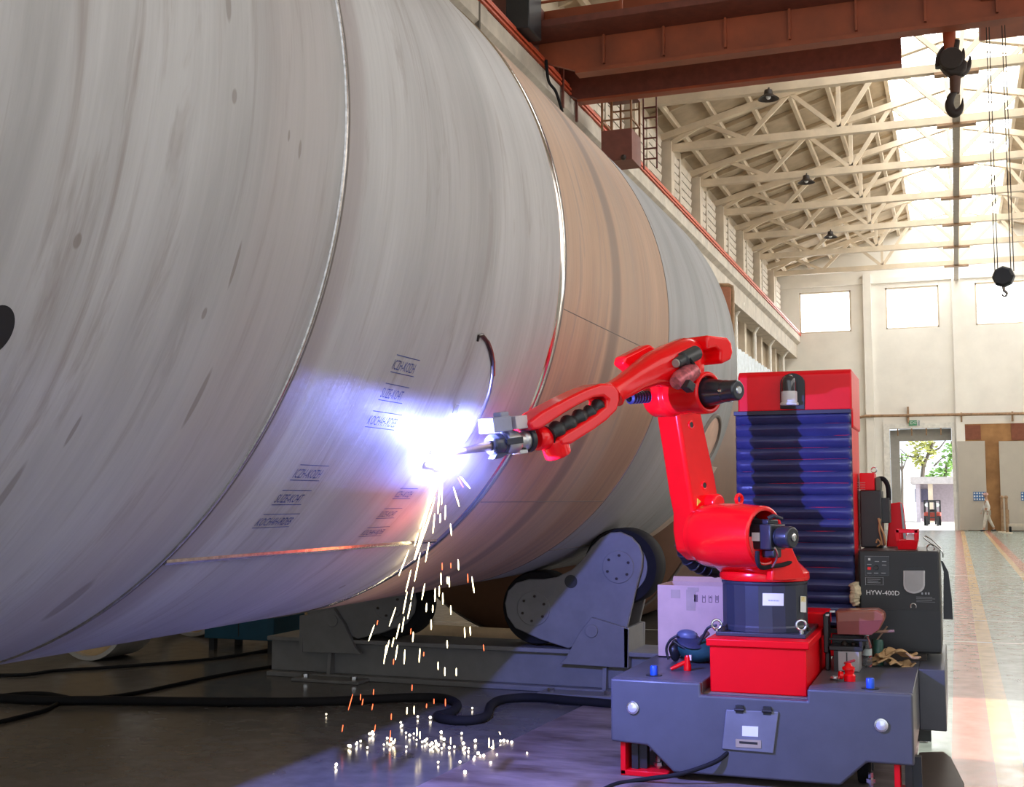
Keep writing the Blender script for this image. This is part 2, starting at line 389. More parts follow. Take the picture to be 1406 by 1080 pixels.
MB().bb(2.55, 3.3, YF - .15, YF - .12, 4.3, 5.1).build('patch', mat('dark_rust_patch', (.24, .08, .045), .8), t, smooth=0)
MB().bb(.5, 1.2, YF - .15, YF - .12, 4.35, 5.05).build('patch', bpy.data.materials['dark_rust_patch'], t, smooth=0)
LEAFM = mat('galvanised_leaf', (.52, .47, .40), .8, var=.06, scale=1)
MB().bb(.13, 1.36, YF - .45, YF - .36, .03, 4.27).build('leaf', LEAFM, t, smooth=0)
MB().bb(1.98, 3.9, YF - .45, YF - .36, .03, 4.24).build('leaf', LEAFM, t, smooth=0)
def board(x0, x1, z0, z1, y, lab, mir=False):
    t = thing('notice_board', lab, 'notice board', ((x0 + x1) / 2, y, z0))
    MB().bb(x0, x1, y - .03, y, z0, z1).build('panel', mat('notice_blue', (.03, .14, .38), .5), t, smooth=0)
    g = MB(); nx = 5; nz = 3; dx = (x1 - x0) / nx; dz = (z1 - z0) / nz
    for i in range(nx):
        for j in range(nz): g.bb(x0 + dx * (i + .2), x0 + dx * (i + .8), y - .035, y - .03, z0 + dz * (j + .22), z0 + dz * (j + .78))
    g.build('sheet', mat('notice_white', (.72, .76, .8), .6), t, smooth=0)
a, b = W(1336, 675), W(1354, 687); board(a.x, b.x, b.z, a.z, YF - .46, 'blue notice board on the grey sliding door near the walking person')
a, b = W(1401, 675), W(1420, 687); board(a.x, b.x, b.z, a.z, YF - .46, 'blue notice board cut off by the right edge of the photo')
t = thing('exit_sign', 'small green exit sign above the open far door', 'sign', W(1253, 584))
a, b = W(1248, 577, YF - .14), W(1259, 584, YF - .14)
MB().bb(a.x, b.x, YF - .17, YF - .13, b.z, a.z).build('plate', mat('exit_green', (.08, .33, .17), .5), t, smooth=0)
g = MB(); txt('EXIT', .2, (a.x + .05, YF - .175, b.z + .07), (1, 0, 0), (0, 0, 1), g); g.build('lettering', WHITE, t, smooth=0)
a, b = W(1260, 577, YF - .14), W(1263, 584, YF - .14)
MB().bb(a.x, b.x, YF - .17, YF - .12, b.z, a.z).build('lamp', GREY, t, smooth=0)
p0, p1, p2, p3 = W(1174, 586, YF - .35), W(1180, 573, YF - .35), W(1188, 571, YF - .35), W(1440, 567, YF - .35)
t = thing('wall_pipe', 'thin rusty brown pipe running across the far wall above the doors', 'pipe', p2)
MB().tube([p0, W(1174, 578, YF - .35), p1, p2, p3], .07, 8).build('run', RUSTP, t)
for u in (1247, 1320, 1390):
    q = W(u, 571, YF - .2); MB().bb(q.x - .04, q.x + .04, YF - .35, YF + .0, 5.2, 6.0 if u == 1247 else 5.65).build('bracket', RUSTP, t, smooth=0)
for u, lab in ((1376, 'left of the pair'), (1382, 'right of the pair')):
    q = on(u, 700, 'y', 59.0 - (u - 1376) * .25); q.z = 0
    t = thing('barrier_post', f'thin rusty barrier post standing before the far grey door, {lab}', 'post', q)
    MB().cyl(q + V((0, 0, .02)), q + V((0, 0, 1.55)), .06, seg=8).build('pole', RUSTP, t)
    MB().cyl(q, q + V((0, 0, .05)), .22, seg=16).build('base', CREAM, t)
    MB().ball(q + V((0, 0, 1.58)), .09, 8).build('knob', RUSTP, t)
# stacked low stuff by the right door
q = on(1398, 700, 'y', 60.2); q.z = 0
t = thing('low_trolley', 'low flat trolley standing against the far grey sliding door', 'trolley', q)
MB().bb(q.x - .45, q.x + .9, q.y, q.y + .8, .25, .36).build('deck', mat('trolley_cream', (.6, .52, .42), .7), t, smooth=0)
for x, y in ((-.35, .1), (.8, .1), (-.35, .7), (.8, .7)): MB().cyl(q + V((x - .04, y, .12)), q + V((x + .04, y, .12)), .12, seg=12).build('wheel', RUB, t)
MB().tube([q + V((-.42, .1, .36)), q + V((-.42, .1, 1.0)), q + V((-.42, .7, 1.0)), q + V((-.42, .7, .36))], .03, 8).build('handle', RUSTP, t)
# walking person
q = on(1355, 700, 'y', 60.9); q.z = 0
def person(q):
    t = thing('person', 'person in white work clothes and pale cap walking along the far grey door', 'person', q)
    def skin(name, vs, es, m, sub=2):
        me = bpy.data.meshes.new(name); me.from_pydata([V(v[:3]) for v in vs], es, []); me.materials.append(m)
        o = bpy.data.objects.new(name, me); COL.objects.link(o); o.parent = t
        k = o.modifiers.new('skin', 'SKIN'); k.use_smooth_shade = True
        for i, v in enumerate(vs):
            r = v[3]; me.skin_vertices[0].data[i].radius = (r, v[4] if len(v) > 4 else r)
        me.skin_vertices[0].data[0].use_root = True
        s = o.modifiers.new('sub', 'SUBSURF'); s.levels = s.render_levels = sub
        return o
    SK = mat('skin', (.50, .30, .21), .6); CL = mat('white_workwear', (.74, .72, .68), .85, var=.05); TR = mat('beige_trousers', (.66, .62, .54), .85)
    vs = [(0, 0, .93, .15, .11), (0, 0, 1.15, .14, .10), (0, 0, 1.38, .17, .10), (0, 0, 1.47, .06), (-.02, 0, 1.56, .055), (-.03, 0, 1.66, .095, .08), (-.03, 0, 1.72, .07),
          (0, -.2, 1.38, .05), (.10, -.24, 1.12, .042), (.02, -.25, .90, .032), (0, .2, 1.38, .05), (-.12, .24, 1.13, .042), (-.22, .23, .93, .032),
          (.0, -.10, .88, .085), (-.10, -.10, .50, .06), (-.16, -.10, .08, .04), (-.28, -.11, .04, .035), (.0, .10, .88, .085), (.12, .10, .50, .06), (.30, .10, .12, .04), (.22, .10, .04, .035)]
    es = [(0, 1), (1, 2), (2, 3), (3, 4), (4, 5), (5, 6), (2, 7), (7, 8), (8, 9), (2, 10), (10, 11), (11, 12), (0, 13), (13, 14), (14, 15), (15, 16), (0, 17), (17, 18), (18, 19), (19, 20)]
    skin('body', vs, es, SK)
    jv = [(v[0], v[1], v[2], v[3] + .022, (v[4] if len(v) > 4 else v[3]) + .022) for v in vs]
    skin('jacket', [jv[0], jv[1], jv[2], jv[7], jv[8], (.03, -.25, .94, .05), jv[10], jv[11], (-.21, .23, .95, .05)], [(0, 1), (1, 2), (2, 3), (3, 4), (4, 5), (2, 6), (6, 7), (7, 8)], CL)
    skin('trousers', [jv[0], jv[13], jv[14], (-.16, -.10, .14, .055), jv[17], jv[18], (.29, .10, .16, .055)], [(0, 1), (1, 2), (2, 3), (0, 4), (4, 5), (5, 6)], TR)
    c = MB(); c.lathe([(.125, 0), (.12, .05), (.08, .10), (0, .115)], q + V((-.03, 0, 1.70)), (0, 0, 1), 16); c.box(q + V((-.16, 0, 1.70)), (.12, .16, .015))
    c.build('cap', mat('pale_cap', (.66, .40, .36), .8), t)
    for x, y, z in ((-.22, -.11, .035), (.27, .10, .05)):
        MB().ball(q + V((x, y, z)), .06, 10, (2.2, .85, .7)).build('shoe', BLK, t)
    f = MB(); 
    for s in (-1, 1): f.ball(q + V((-.118, s * .035, 1.665)), .012, 6)
    f.build('eye', BLK, t); MB().ball(q + V((-.13, 0, 1.635)), .018, 6).build('nose', SK, t)
    h = MB()
    for hx, hy, hz in ((.02, -.25, .86), (-.24, .23, .89)):
        for k in range(5): h.tube([q + V((hx, hy, hz)), q + V((hx - .02 + (k - 2) * .012, hy, hz - .07 - (.02 if k in (1, 2, 3) else 0)))], .008, 6)
    h.build('finger', SK, t)
person(q)
# ------------------------------------------------------------------ outside the far door
struct(MB().bb(-30, 30, YF + .35, 140, -.3, -.02), 'ground', mat('pale_concrete_yard', (.62, .60, .56), .9), smooth=0)
YO = 84.0
a, b = on(1257, 662, 'y', YO), on(1330, 713, 'y', YO)
t = thing('shed', 'low pale shed across the yard seen through the far door', 'shed', ((a.x + b.x) / 2, YO + 2, -.02))
MB().bb(a.x - .3, b.x + 2, YO - .6, YO + 5, a.z - .1, a.z + .35).build('roof', mat('shed_roof', (.50, .46, .46), .8), t, smooth=0)
MB().bb(a.x, b.x + 2, YO + 3, YO + 3.3, -.02, a.z - .1).bb(a.x, a.x + .25, YO, YO + 3, -.02, a.z - .1).build('wall', mat('shed_wall', (.50, .45, .52), .8), t, smooth=0)
for u in (1278, 1330): c = on(u, 690, 'y', YO); MB().bb(c.x - .15, c.x + .15, YO - .2, YO + .1, -.02, a.z - .1).build('post', CREAM, t, smooth=0)
c = on(1267, 680, 'y', YO + 2.9); MB().bb(c.x - .5, c.x + .5, YO + 2.9, YO + 2.98, c.z - .45, c.z + .45).build('window', mat('shed_window', (.16, .16, .26), .3), t, smooth=0)
YK = 74.0
a, b = on(1268, 686, 'y', YK), on(1292, 713, 'y', YK); cx = (a.x + b.x) / 2; w2 = (b.x - a.x) / 2; zt = a.z
t = thing('forklift', 'red and black forklift parked outside facing the far door', 'forklift', (cx, YK, -.02))
MB().bb(cx - w2, cx + w2, YK, YK + 1.6, .25, zt * .52).build('body', mat('forklift_red', (.40, .06, .04), .5), t, bevel=.05)
g = MB()
for x in (-w2 + .04, w2 - .04):
    for y in (0.05, 1.5): g.bb(cx + x - .04, cx + x + .04, YK + y - .04, YK + y + .04, zt * .5, zt)
g.bb(cx - w2, cx + w2, YK, YK + 1.6, zt - .06, zt); g.build('overhead_guard', BLK, t, smooth=0)
g = MB()
for x in (-.18, .18): g.bb(cx + x - .05, cx + x + .05, YK - .35, YK - .22, .05, zt * .95)
for z in (.4, zt * .5, zt * .9): g.bb(cx - .2, cx + .2, YK - .33, YK - .25, z, z + .08)
g.build('mast', BLK, t, smooth=0)
for x in (-.3, .3): MB().bb(cx + x - .06, cx + x + .06, YK - 1.1, YK - .35, -.01, .05).bb(cx + x - .06, cx + x + .06, YK - .4, YK - .35, 0, .5).build('fork', BLK, t, smooth=0)
for x in (-w2 + .1, w2 - .1):
    for y in (.15, 1.35): MB().cyl((cx + x - .1, YK + y, .28), (cx + x + .1, YK + y, .28), .3, seg=16).build('wheel', RUB, t)
    MB().cyl((cx + x * .75, YK - .08, zt * .8), (cx + x * .75, YK + .02, zt * .8), .13, seg=12).build('headlamp', WHITE, t)
MB().bb(cx - .25, cx + .25, YK + .7, YK + 1.2, zt * .5, zt * .62).build('seat', BLK, t, bevel=.03)
LEAF1 = mat('spring_leaf', (.42, .44, .12), .7, var=.3); LEAF2 = mat('green_leaf', (.22, .40, .10), .7, var=.3); BARK = mat('bark', (.12, .10, .08), .9)
def tree(name, lab, cat, u0, v0, Y, blobs, n, lm, trunk, grp):
    p = on(u0, v0, 'y', Y); p.z = -.02
    t = thing(name, lab, cat, p, grp); f = MB()
    for u, v, r in blobs:
        c = on(u, v, 'y', Y); rr = r * (Y / FPX) * 1.05
        for _ in range(n):
            d = V((random.gauss(0, .5), random.gauss(0, .5), random.gauss(0, .5))) * rr
            a = frame(V((random.uniform(-1, 1), random.uniform(-1, 1), random.uniform(-1, 1)))); s = random.uniform(.1, .24)
            o = c + d
            if o.z < .05: o.z = .05 + random.random() * .2
            f.add([o + a[0] * s, o + a[1] * s * .5, o - a[0] * s, o - a[1] * s * .5 + a[2] * s * .2], [(0, 1, 2), (0, 2, 3)])
    f.build('foliage', lm, t, smooth=0)
    for pts, r in trunk:
        q = [on(u, v, 'y', Y) for u, v in pts]
        if r > .12: q[0].z = -.02
        MB().tube(q, [r * (1 - .6 * i / (len(q) - 1)) for i in range(len(q))], 7).build('trunk' if r > .12 else 'branch', BARK, t)
tree('tree', 'slender yellow-green tree outside beyond the far door', 'tree', 1265, 700, 92, [(1268, 610, 12), (1262, 622, 13), (1275, 604, 9), (1262, 632, 9), (1280, 618, 8)], 60, LEAF1,
     [([(1264, 700), (1266, 660), (1268, 640), (1275, 622), (1282, 606)], .2), ([(1268, 642), (1262, 628), (1256, 612)], .08), ([(1275, 622), (1290, 615), (1300, 602)], .08), ([(1262, 628), (1246, 626), (1236, 616)], .06), ([(1282, 640), (1292, 630), (1302, 625)], .06)], 'trees outside')
tree('tree', 'bright green bushy tree outside right behind the shed', 'tree', 1295, 700, 98, [(1290, 652, 14), (1300, 645, 13), (1305, 630, 11), (1280, 655, 9), (1308, 615, 8)], 80, LEAF2, [([(1296, 700), (1297, 660), (1300, 635)], .22), ([(1300, 640), (1308, 622), (1306, 605)], .08)], 'trees outside')
tree('tree', 'thin bare young tree outside near the left jamb of the far door', 'tree', 1240, 700, 96, [(1236, 632, 6), (1242, 628, 5), (1229, 630, 5)], 14, LEAF2, [([(1238, 700), (1239, 660), (1238, 622)], .13), ([(1239, 650), (1233, 630)], .06), ([(1239, 645), (1246, 626)], .06)], 'trees outside')
q = on(1178, 676, 'y', YF - 1.0)
# ================================================================== THE TANK
D0 = 4.0; TR_ = .481 * D0; AXX, AXZ = -.949 * D0, EYE + .3156 * D0
def cp(deg, y, lift=0):
    a = math.radians(deg); r = TR_ + lift
    return V((AXX + r * math.cos(a), y, AXZ + r * math.sin(a)))
def hit(u, v, lift=0):
    """surveyed pixel -> point on the tank's skin"""
    d = ray(u, v); o = V((CAM.x - AXX, CAM.z - AXZ)); q = V((d.x, d.z)); r = TR_
    b = o.dot(q); c = o.dot(o) - r * r; t = (-b - math.sqrt(b * b - q.dot(q) * c)) / q.dot(q)
    p = CAM + d * t
    return p + V((p.x - AXX, 0, p.z - AXZ)).normalized() * lift
SPOTS = [(-3.9, 2.83, .012, .022), (-19.4, 2.33, .013, .02), (-55.9, 3.21, .03, .12), (-5.4, 3.20, .008, .03), (-4.7, 3.13, .006, .018), (3.6, 2.79, .014, .05), (-22.3, 2.91, .01, .018), (-17.5, 2.98, .008, .07), (-34.2, 2.6, .008, .05), (-62, 5.4, .02, .02), (-30, 3.05, .012, .10), (-41, 2.5, .014, .12)]
def tank_mat(name, ca, cb, stain):
    m, nt, b = nodes(name)
    uv = N(nt, 'ShaderNodeUVMap').outputs[0]
    sp = N(nt, 'ShaderNodeSeparateXYZ'); nt.links.new(uv, sp.inputs[0]); u, v = sp.outputs[0], sp.outputs[1]
    s1 = noise(nt, uv, 1.0, 6, .62, (6, .7, 1), .5); s2 = noise(nt, uv, 1.0, 4, .6, (2.2, .3, 1), .4); s3 = noise(nt, uv, 1.0, 5, .7, (45, 1.3, 1))
    c = ramp(nt, s1, [(.25, tuple(x * .66 for x in ca)), (.5, ca), (.75, cb)])
    c = mixc(nt, .55, c, ramp(nt, s2, [(.3, tuple(x * .72 for x in ca)), (.6, cb)]), 'MIX')
    c = mixc(nt, .28, c, ramp(nt, s3, [(.3, .68), (.6, 1.0)]), 'MULTIPLY')
    st = ramp(nt, noise(nt, uv, 1.0, 5, .7, (9, .9, 1), .6), [(.54, 0.), (.70, 1.)])
    c = mixc(nt, mth(nt, 'MULTIPLY', st, .62), c, (.30, .25, .225))
    for y0, w, col, f in stain:
        q = mth(nt, 'SUBTRACT', 1.0, mth(nt, 'DIVIDE', mth(nt, 'ABSOLUTE', mth(nt, 'SUBTRACT', u, y0)), w))
        q = mth(nt, 'MULTIPLY', mth(nt, 'SMOOTH_MIN', mth(nt, 'MAXIMUM', q, 0.), .5, .2), f)
        c = mixc(nt, q, c, col)
    for a, y, ru, rv in SPOTS:
        du = mth(nt, 'DIVIDE', mth(nt, 'SUBTRACT', u, y), ru); dv = mth(nt, 'DIVIDE', mth(nt, 'SUBTRACT', v, math.radians(a) * TR_), rv)
        r = mth(nt, 'SQRT', mth(nt, 'ADD', mth(nt, 'MULTIPLY', du, du), mth(nt, 'MULTIPLY', dv, dv)))
        f = mth(nt, 'MULTIPLY', mth(nt, 'MINIMUM', mth(nt, 'MAXIMUM', mth(nt, 'MULTIPLY', mth(nt, 'SUBTRACT', 1.15, r), 3.0), 0.), 1.), .55)
        c = mixc(nt, f, c, (.20, .16, .13))
    nt.links.new(c, b.inputs['Base Color'])
    b.inputs['Metallic'].default_value = .12; b.inputs['Specular IOR Level'].default_value = .3
    nt.links.new(ramp(nt, s1, [(.3, .5), (.7, .66)]), b.inputs['Roughness'])
    bn = N(nt, 'ShaderNodeBump'); bn.inputs['Strength'].default_value = .12; bn.inputs['Distance'].default_value = .01
    nt.links.new(s3, bn.inputs['Height']); nt.links.new(bn.outputs[0], b.inputs['Normal'])
    return m
G1, G2 = (.48, .46, .45), (.60, .585, .575)
TM = [tank_mat('pickled_steel_plate', G1, G2, [(3.2, .27, (.40, .34, .32), .8), (4.0, .3, (.42, .38, .37), .5)]), tank_mat('pickled_steel_course', G1, G2, [(3.56, .09, (.32, .25, .24), .9), (4.5, .35, (.42, .39, .38), .4)]), tank_mat('tan_steel_course', (.52, .335, .225), (.64, .44, .31), [(6.9, .13, (.27, .20, .16), 1.6), (7.3, .3, (.40, .31, .25), .6)]), tank_mat('blue_grey_steel_course', (.38, .385, .39), (.48, .49, .50), [(8.75, .25, (.34, .34, .35), .7)])]
tank = thing('storage_tank', 'huge unfinished steel tank of grey and tan welded rings lying on rollers', 'tank', (AXX, 5, AXZ - TR_))
def course(y0, y1, m, name, r0=TR_):
    na, ny = 224, max(2, int((y1 - y0) / .25)); me = bpy.data.meshes.new(name); vs = []; fs = []; uvs = []
    for j in range(ny + 1):
        y = y0 + (y1 - y0) * j / ny
        for i in range(na + 1):
            a = -PI + 2 * PI * i / na
            vs.append(V((AXX + r0 * math.cos(a), y, AXZ + r0 * math.sin(a))) - tank.location); uvs.append((y, a * TR_))
    for j in range(ny):
        for i in range(na):
            k = j * (na + 1) + i; fs.append((k, k + na + 1, k + na + 2, k + 1))
    me.from_pydata(vs, [], fs); l = me.uv_layers.new(name='UVMap')
    for lp in me.loops: l.data[lp.index].uv = uvs[lp.vertex_index]
    me.materials.append(m); me.shade_smooth()
    o = bpy.data.objects.new(name, me); COL.objects.link(o); o.parent = tank
    q = o.modifiers.new('wall', 'SOLIDIFY'); q.thickness = .028; q.offset = -1; q.use_rim = False
    return o
YS = [-2.5, 3.48, 5.80, 8.3, 11.1]
for i, nm in enumerate(('shell_course',) * 4): course(YS[i], YS[i + 1] + (0 if i != 2 else 0), TM[i], nm, TR_ - (.0 if i != 1 else -.0))
POL = mat('ground_bright_band', (.72, .71, .70), .16, 1., var=.15, scale=30, stretch=(1, 8, 1))
BEAD = mat('weld_bead_steel', (.46, .43, .41), .25, .9, var=.3, scale=40)
BEADD = mat('dull_seam', (.22, .19, .17), .6, .5)
def circ_band(y0, y1, h, name, m, a0=-180, a1=180):
    n = 200; full = a1 - a0 >= 360; k = n if full else n + 1; rs = []
    for i in range(k):
        a = a0 + (a1 - a0) * i / n
        rs.append([cp(a, y0, -.004), cp(a, y0 + (y1 - y0) * .2, h), cp(a, y0 + (y1 - y0) * .8, h), cp(a, y1, -.004)])
    return MB().rings(rs, not full, full).build(name, m, tank)
circ_band(3.474, 3.489, .006, 'weld_seam', BEAD); circ_band(3.50, 3.512, .002, 'weld_seam', BEADD)
circ_band(5.80, 5.885, .006, 'ground_band', POL); circ_band(5.885, 5.91, .002, 'weld_seam', BEADD)
circ_band(8.29, 8.31, .003, 'weld_seam', BEADD)
circ_band(11.1, 11.46, .0, 'lit_end_edge', mat('lit_edge_tan', (.66, .50, .38), .5, .2), -88, -30)  # light on the end's lower edge, built as a pale tan strip
def long_seam(deg, y0, y1, w, h, m):
    rs = [[cp(deg - w, y, -.003), cp(deg - w * .4, y, h), cp(deg + w * .4, y, h), cp(deg + w, y, -.003)] for y in (y0 + (y1 - y0) * i / 12 for i in range(13))]
    MB().rings(rs).build('long_seam', m, tank)
long_seam(-50.2, 3.5, 5.8, .45, .009, BEAD); long_seam(-8.2, 5.92, 8.28, .12, .002, BEADD); long_seam(-41.6, 5.92, 8.28, .12, .002, BEADD); long_seam(-58, 8.32, 11.1, .2, .003, BEADD); long_seam(22, -2, 3.46, .12, .002, BEADD)
# curved groove being welded
gp = [(655, 468), (656, 461), (661, 460), (667, 467), (672, 480), (675, 496), (675, 515), (671, 538), (664, 558), (655, 576), (645, 594), (634, 609), (622, 620)]
MB().tube([hit(u, v, .003) for u, v in gp], [.006, .008] + [.010] * 9 + [.008, .006], 8).build('weld_groove', mat('fresh_weld_groove', (.07, .055, .05), .3, .8), tank)
MB().tube([hit(u + 2, v, .006) for u, v in gp[3:7]], .005, 6).build('weld_bead', POL, tank)
def patch(deg, y, ra, rv, lift, name, m, ring=None):
    mb = MB(); vs = [cp(deg, y, lift)]; n = 40
    for j in (1, 2, 3):
        for i in range(n):
            t = 2 * PI * i / n; vs.append(cp(deg + math.degrees(rv * math.sin(t) / TR_) * j / 3, y + ra * math.cos(t) * j / 3, lift))
    fs = [(0, 1 + i, 1 + (i + 1) % n) for i in range(n)]
    for j in (0, 1): fs += [(1 + j * n + i, 1 + j * n + n + i, 1 + j * n + n + (i + 1) % n, 1 + j * n + (i + 1) % n) for i in range(n)]
    mb.add(vs, fs); o = mb.build(name, m, tank)
    if ring:
        MB().tube([cp(deg + math.degrees(rv * math.sin(t) / TR_), y + ra * math.cos(t), lift) for t in (2 * PI * i / 60 for i in range(60))], ring, 6, True, True).build('cut_rim', BEADD, o)
    return o
patch(-24.2, 10.45, .37, .27, .004, 'nozzle_opening', mat('tan_nozzle_plate', (.80, .52, .40), .5, .2), .02)
h = hit(0, 455); patch(math.degrees(math.atan2(h.z - AXZ, h.x - AXX)), h.y - .02, .055, .065, .003, 'port_hole', mat('dark_opening', (.012, .010, .010), .8))
# blue stencilled rows
INK = mat('blue_stencil_ink', (.10, .12, .30), .7, var=.3, scale=30)
def stencil(u, v, rows, size, tilt, k):
    c = hit(u, v); a0 = math.degrees(math.atan2(c.z - AXZ, c.x - AXX)); y0 = c.y
    mb = MB()
    for i, s in enumerate(rows):
        off = -i * .118
        def w(x, y, off=off): return cp(a0 + math.degrees((y + off) / TR_), y0 + x * .62, .002)
        txt(s, size, None, None, None, mb, warp=w)
        for b in (-.22, .98):
            L = size * .66 * len(s); q = [(0, b * size), (L, b * size), (L, b * size + .0035), (0, b * size + .0035)]
            mb.add([w(*p) for p in q], [(0, 1, 2, 3)])
    mb.build('stencil_marking', INK, tank, smooth=0)
stencil(537, 506, ['ICZH-KOZH', 'SUZE-KO4T', 'KOCH4H-RDEB'], .058, 0, 0)
stencil(400, 655, ['ICZH-KOZH', 'SUZE-KO4T', 'KOCH4H-RDEB'], .058, 0, 0)
stencil(540, 682, ['ICZH-KOZH', 'SUZE-KO4T', 'KOCH4H-RDEB'], .05, 0, 0)
q = [hit(626, 554, .002), hit(631, 555, .002), hit(626, 567, .002), hit(621, 566, .002)]
MB().tube(q, .0016, 5, True, True).build('chalk_mark', WHITE, tank)
# ------------------------------------------------------------------ second vessel behind
VX, VZ, VR, VY = -4.22, 1.862, 1.86, 12.3
BRN = mat('brown_primer_steel', (.20, .105, .065), .6, var=.2, scale=1.2); 
vs = thing('pressure_vessel', 'brown vessel with a dished end lying on the floor behind the big tank', 'vessel', (VX, VY + 2, 0))
MB().lathe([(VR, 0), (VR, 5.5), (VR - .03, 5.5), (VR - .03, 0)], (VX, VY, VZ), (0, 1, 0), 96).build('shell', BRN, vs)
MB().lathe([(VR - .01, .02), (VR * .985, -.08), (VR * .93, -.2), (VR * .8, -.33), (VR * .6, -.43), (VR * .3, -.50), (0, -.52)], (VX, VY, VZ), (0, 1, 0), 96).build('dished_end', BRN, vs)
MB().torus((VX, VY + .01, VZ), (0, 1, 0), VR, .018, 96, 6).build('weld_seam', BEADD, vs)
# ------------------------------------------------------------------ turning rolls
YR = 9.08
rs = thing('turning_roll_stand', 'grey roller stand with rocking twin wheels carrying the big steel tank', 'roller stand', (AXX, YR + .2, 0))
def P(u, v, y=YR): return on(u, v, 'y', y)
mirror = lambda p: V((2 * AXX - p.x, p.y, p.z))
xr = -2.02; xl = 2 * AXX - xr
b = MB(); b.bb(xl, xr, YR + .06, YR + .12, .04, .30); b.bb(xl, xr, YR + .36, YR + .42, .04, .30)
b.bb(xl, xr, YR - .02, YR + .50, .30, .335); b.bb(xl, xr, YR - .02, YR + .5, .0, .04)
b.build('base_beam', ROLG, rs, bevel=.006)
for x in (-2.60, 2 * AXX + 2.60): MB().prism([(x, YR - .02, .04), (x, YR + .06, .04), (x, YR + .06, .30), (x, YR + .02, .30)], (.03, 0, 0)).build('stiffener', ROLG, rs, smooth=0)
for x in (-2.72, 2 * AXX + 2.72):
    o = MB().bb(x - .34, x + .28, YR - .22, YR + .0, .001, .025).build('foot_plate', ROLG, rs, bevel=.004)
    MB().cyl((x + .2, YR - .14, .02), (x + .2, YR - .14, .055), .03, seg=6).cyl((x - .25, YR - .14, .02), (x - .25, YR - .14, .055), .03, seg=6).build('anchor_bolt', STEEL, o)
rk = [(780, 890), (740, 877), (707, 862), (696, 846), (693, 828), (697, 811), (708, 800), (725, 795), (745, 795), (764, 792), (785, 782), (800, 767), (812, 750), (824, 738), (838, 731), (852, 730), (867, 737), (878, 749), (882, 762), (881, 780), (875, 802), (868, 832), (861, 862)]
brk = [(795, 869), (777, 903), (768, 911), (862, 917), (863, 863), (812, 847)]
for mf in (lambda p: p, mirror):
    o = MB().prism([mf(P(u, v)) for u, v in rk], (0, .035, 0)).build('rocker_plate', ROLG, rs, bevel=.008)
    c = MB()
    c.cyl(mf(P(784, 798)) + V((0, -.004, 0)), mf(P(784, 798)) + V((0, .003, 0)), .052)
    c.build('lightening_hole', BLK, o)
    for (u, v), rr in (((733, 835), .135), ((849, 778), .125)):
        p = mf(P(u, v)); c = MB().cyl(p + V((0, -.012, 0)), p + V((0, .02, 0)), rr, seg=40).build('bearing_cap', ROLG, o, bevel=.003)
        m = MB()
        for k in range(6):
            a = k * PI / 3 + .4; q = p + V((math.cos(a) * rr * .72, -.012, math.sin(a) * rr * .72)); m.cyl(q + V((0, -.012, 0)), q, .011, seg=6)
        m.build('cap_bolt', FSTEEL, c)
        r = (V((p.x - AXX, p.z - AXZ))).length - TR_ - .003
        w = MB().lathe([(.05, 0), (r * .72, 0), (r * .74, .03), (r * .74, .26), (r * .72, .29), (.05, .29)], p + V((0, .06, 0)), (0, 1, 0), 48).build('wheel', ROLG, rs)
        MB().lathe([(r * .73, .0), (r * .96, 0), (r, .02), (r, .27), (r * .96, .29), (r * .73, .29)], p + V((0, .06, 0)), (0, 1, 0), 64).build('tyre', RUB, w)
    MB().prism([mf(P(u, v)) + V((0, .38, 0)) for u, v in rk], (0, .035, 0)).build('rocker_plate', ROLG, rs, bevel=.008)
    o = MB().prism([mf(P(u, v, YR - .05)) for u, v in brk], (0, .045, 0)).build('bracket', ROLG, rs, bevel=.004)
    MB().prism([mf(P(u, v, YR - .05)) + V((0, .49, 0)) for u, v in brk], (0, .045, 0)).build('bracket', ROLG, rs, bevel=.004)
    pa, pb = mf(P(862, 862, YR - .05)), mf(P(862, 917, YR - .05))
    MB().bb(pa.x - .03, pa.x + .0, YR - .05, YR + .48, pb.z, pa.z).build('bracket_side', ROLG, o, smooth=0)
    p = mf(P(812, 866, YR - .06)); MB().cyl(p + V((0, -.006, 0)), p + V((0, .56, 0)), .05).build('pivot_pin', ROLG, o, bevel=.003)

# planks and pipe under the tank
p, q = on(490, 873, 'y', 10.9), on(728, 882, 'y', 10.6)
tag(MB().tube([V((p.x - .35, 11.8, .09)), V((q.x - .1, 11.7, .09))], .09, 16).build('steel_pipe', mat('pale_tan_pipe', (.62, .50, .34), .5)), 'pale pipe lying on the floor behind the roller stand', 'pipe')
p = on(680, 896, 'z', .02)
tag(MB().box((p.x - .3, p.y - .1, .03), (2.0, .32, .04), _rot('Z', 6)).build('wooden_board', mat('brown_board', (.38, .22, .11), .8, var=.25, stretch=(.4, 6, 1)), bevel=.004), 'brown board lying flat on the floor behind the roller beam', 'board')
# things on the floor to the left, seen under the tank
def ringpiece(u, v, r, yy, lab, w=.5):
    p = on(u, v, 'y', yy); c = V((p.x, yy, r + .002))
    t = thing('steel_ring', lab, 'ring', (c.x, yy, 0), None)
    MB().lathe([(r, 0), (r, w), (r - .04, w), (r - .04, 0), (r, 0)], c, (0, 1, 0), 48).build('rim', mat('pale_ring_edge', (.62, .6, .56), .35, .4), t)
    MB().lathe([(r - .04, .06), (r * .7, .16), (r * .3, .21), (0, .22)], c, (0, 1, 0), 48).build('dished_plate', mat('tan_ring_inside', (.50, .36, .20), .7), t)
ringpiece(120, 905, .42, 9.3, 'tan dished ring standing on the floor below the tank at the far left')
ringpiece(262, 878, .40, 11.3, 'pale rimmed dished ring standing beside the blue cabinet under the tank')
ringpiece(388, 856, .40, 11.9, 'white rimmed ring just visible left of the roller stand')
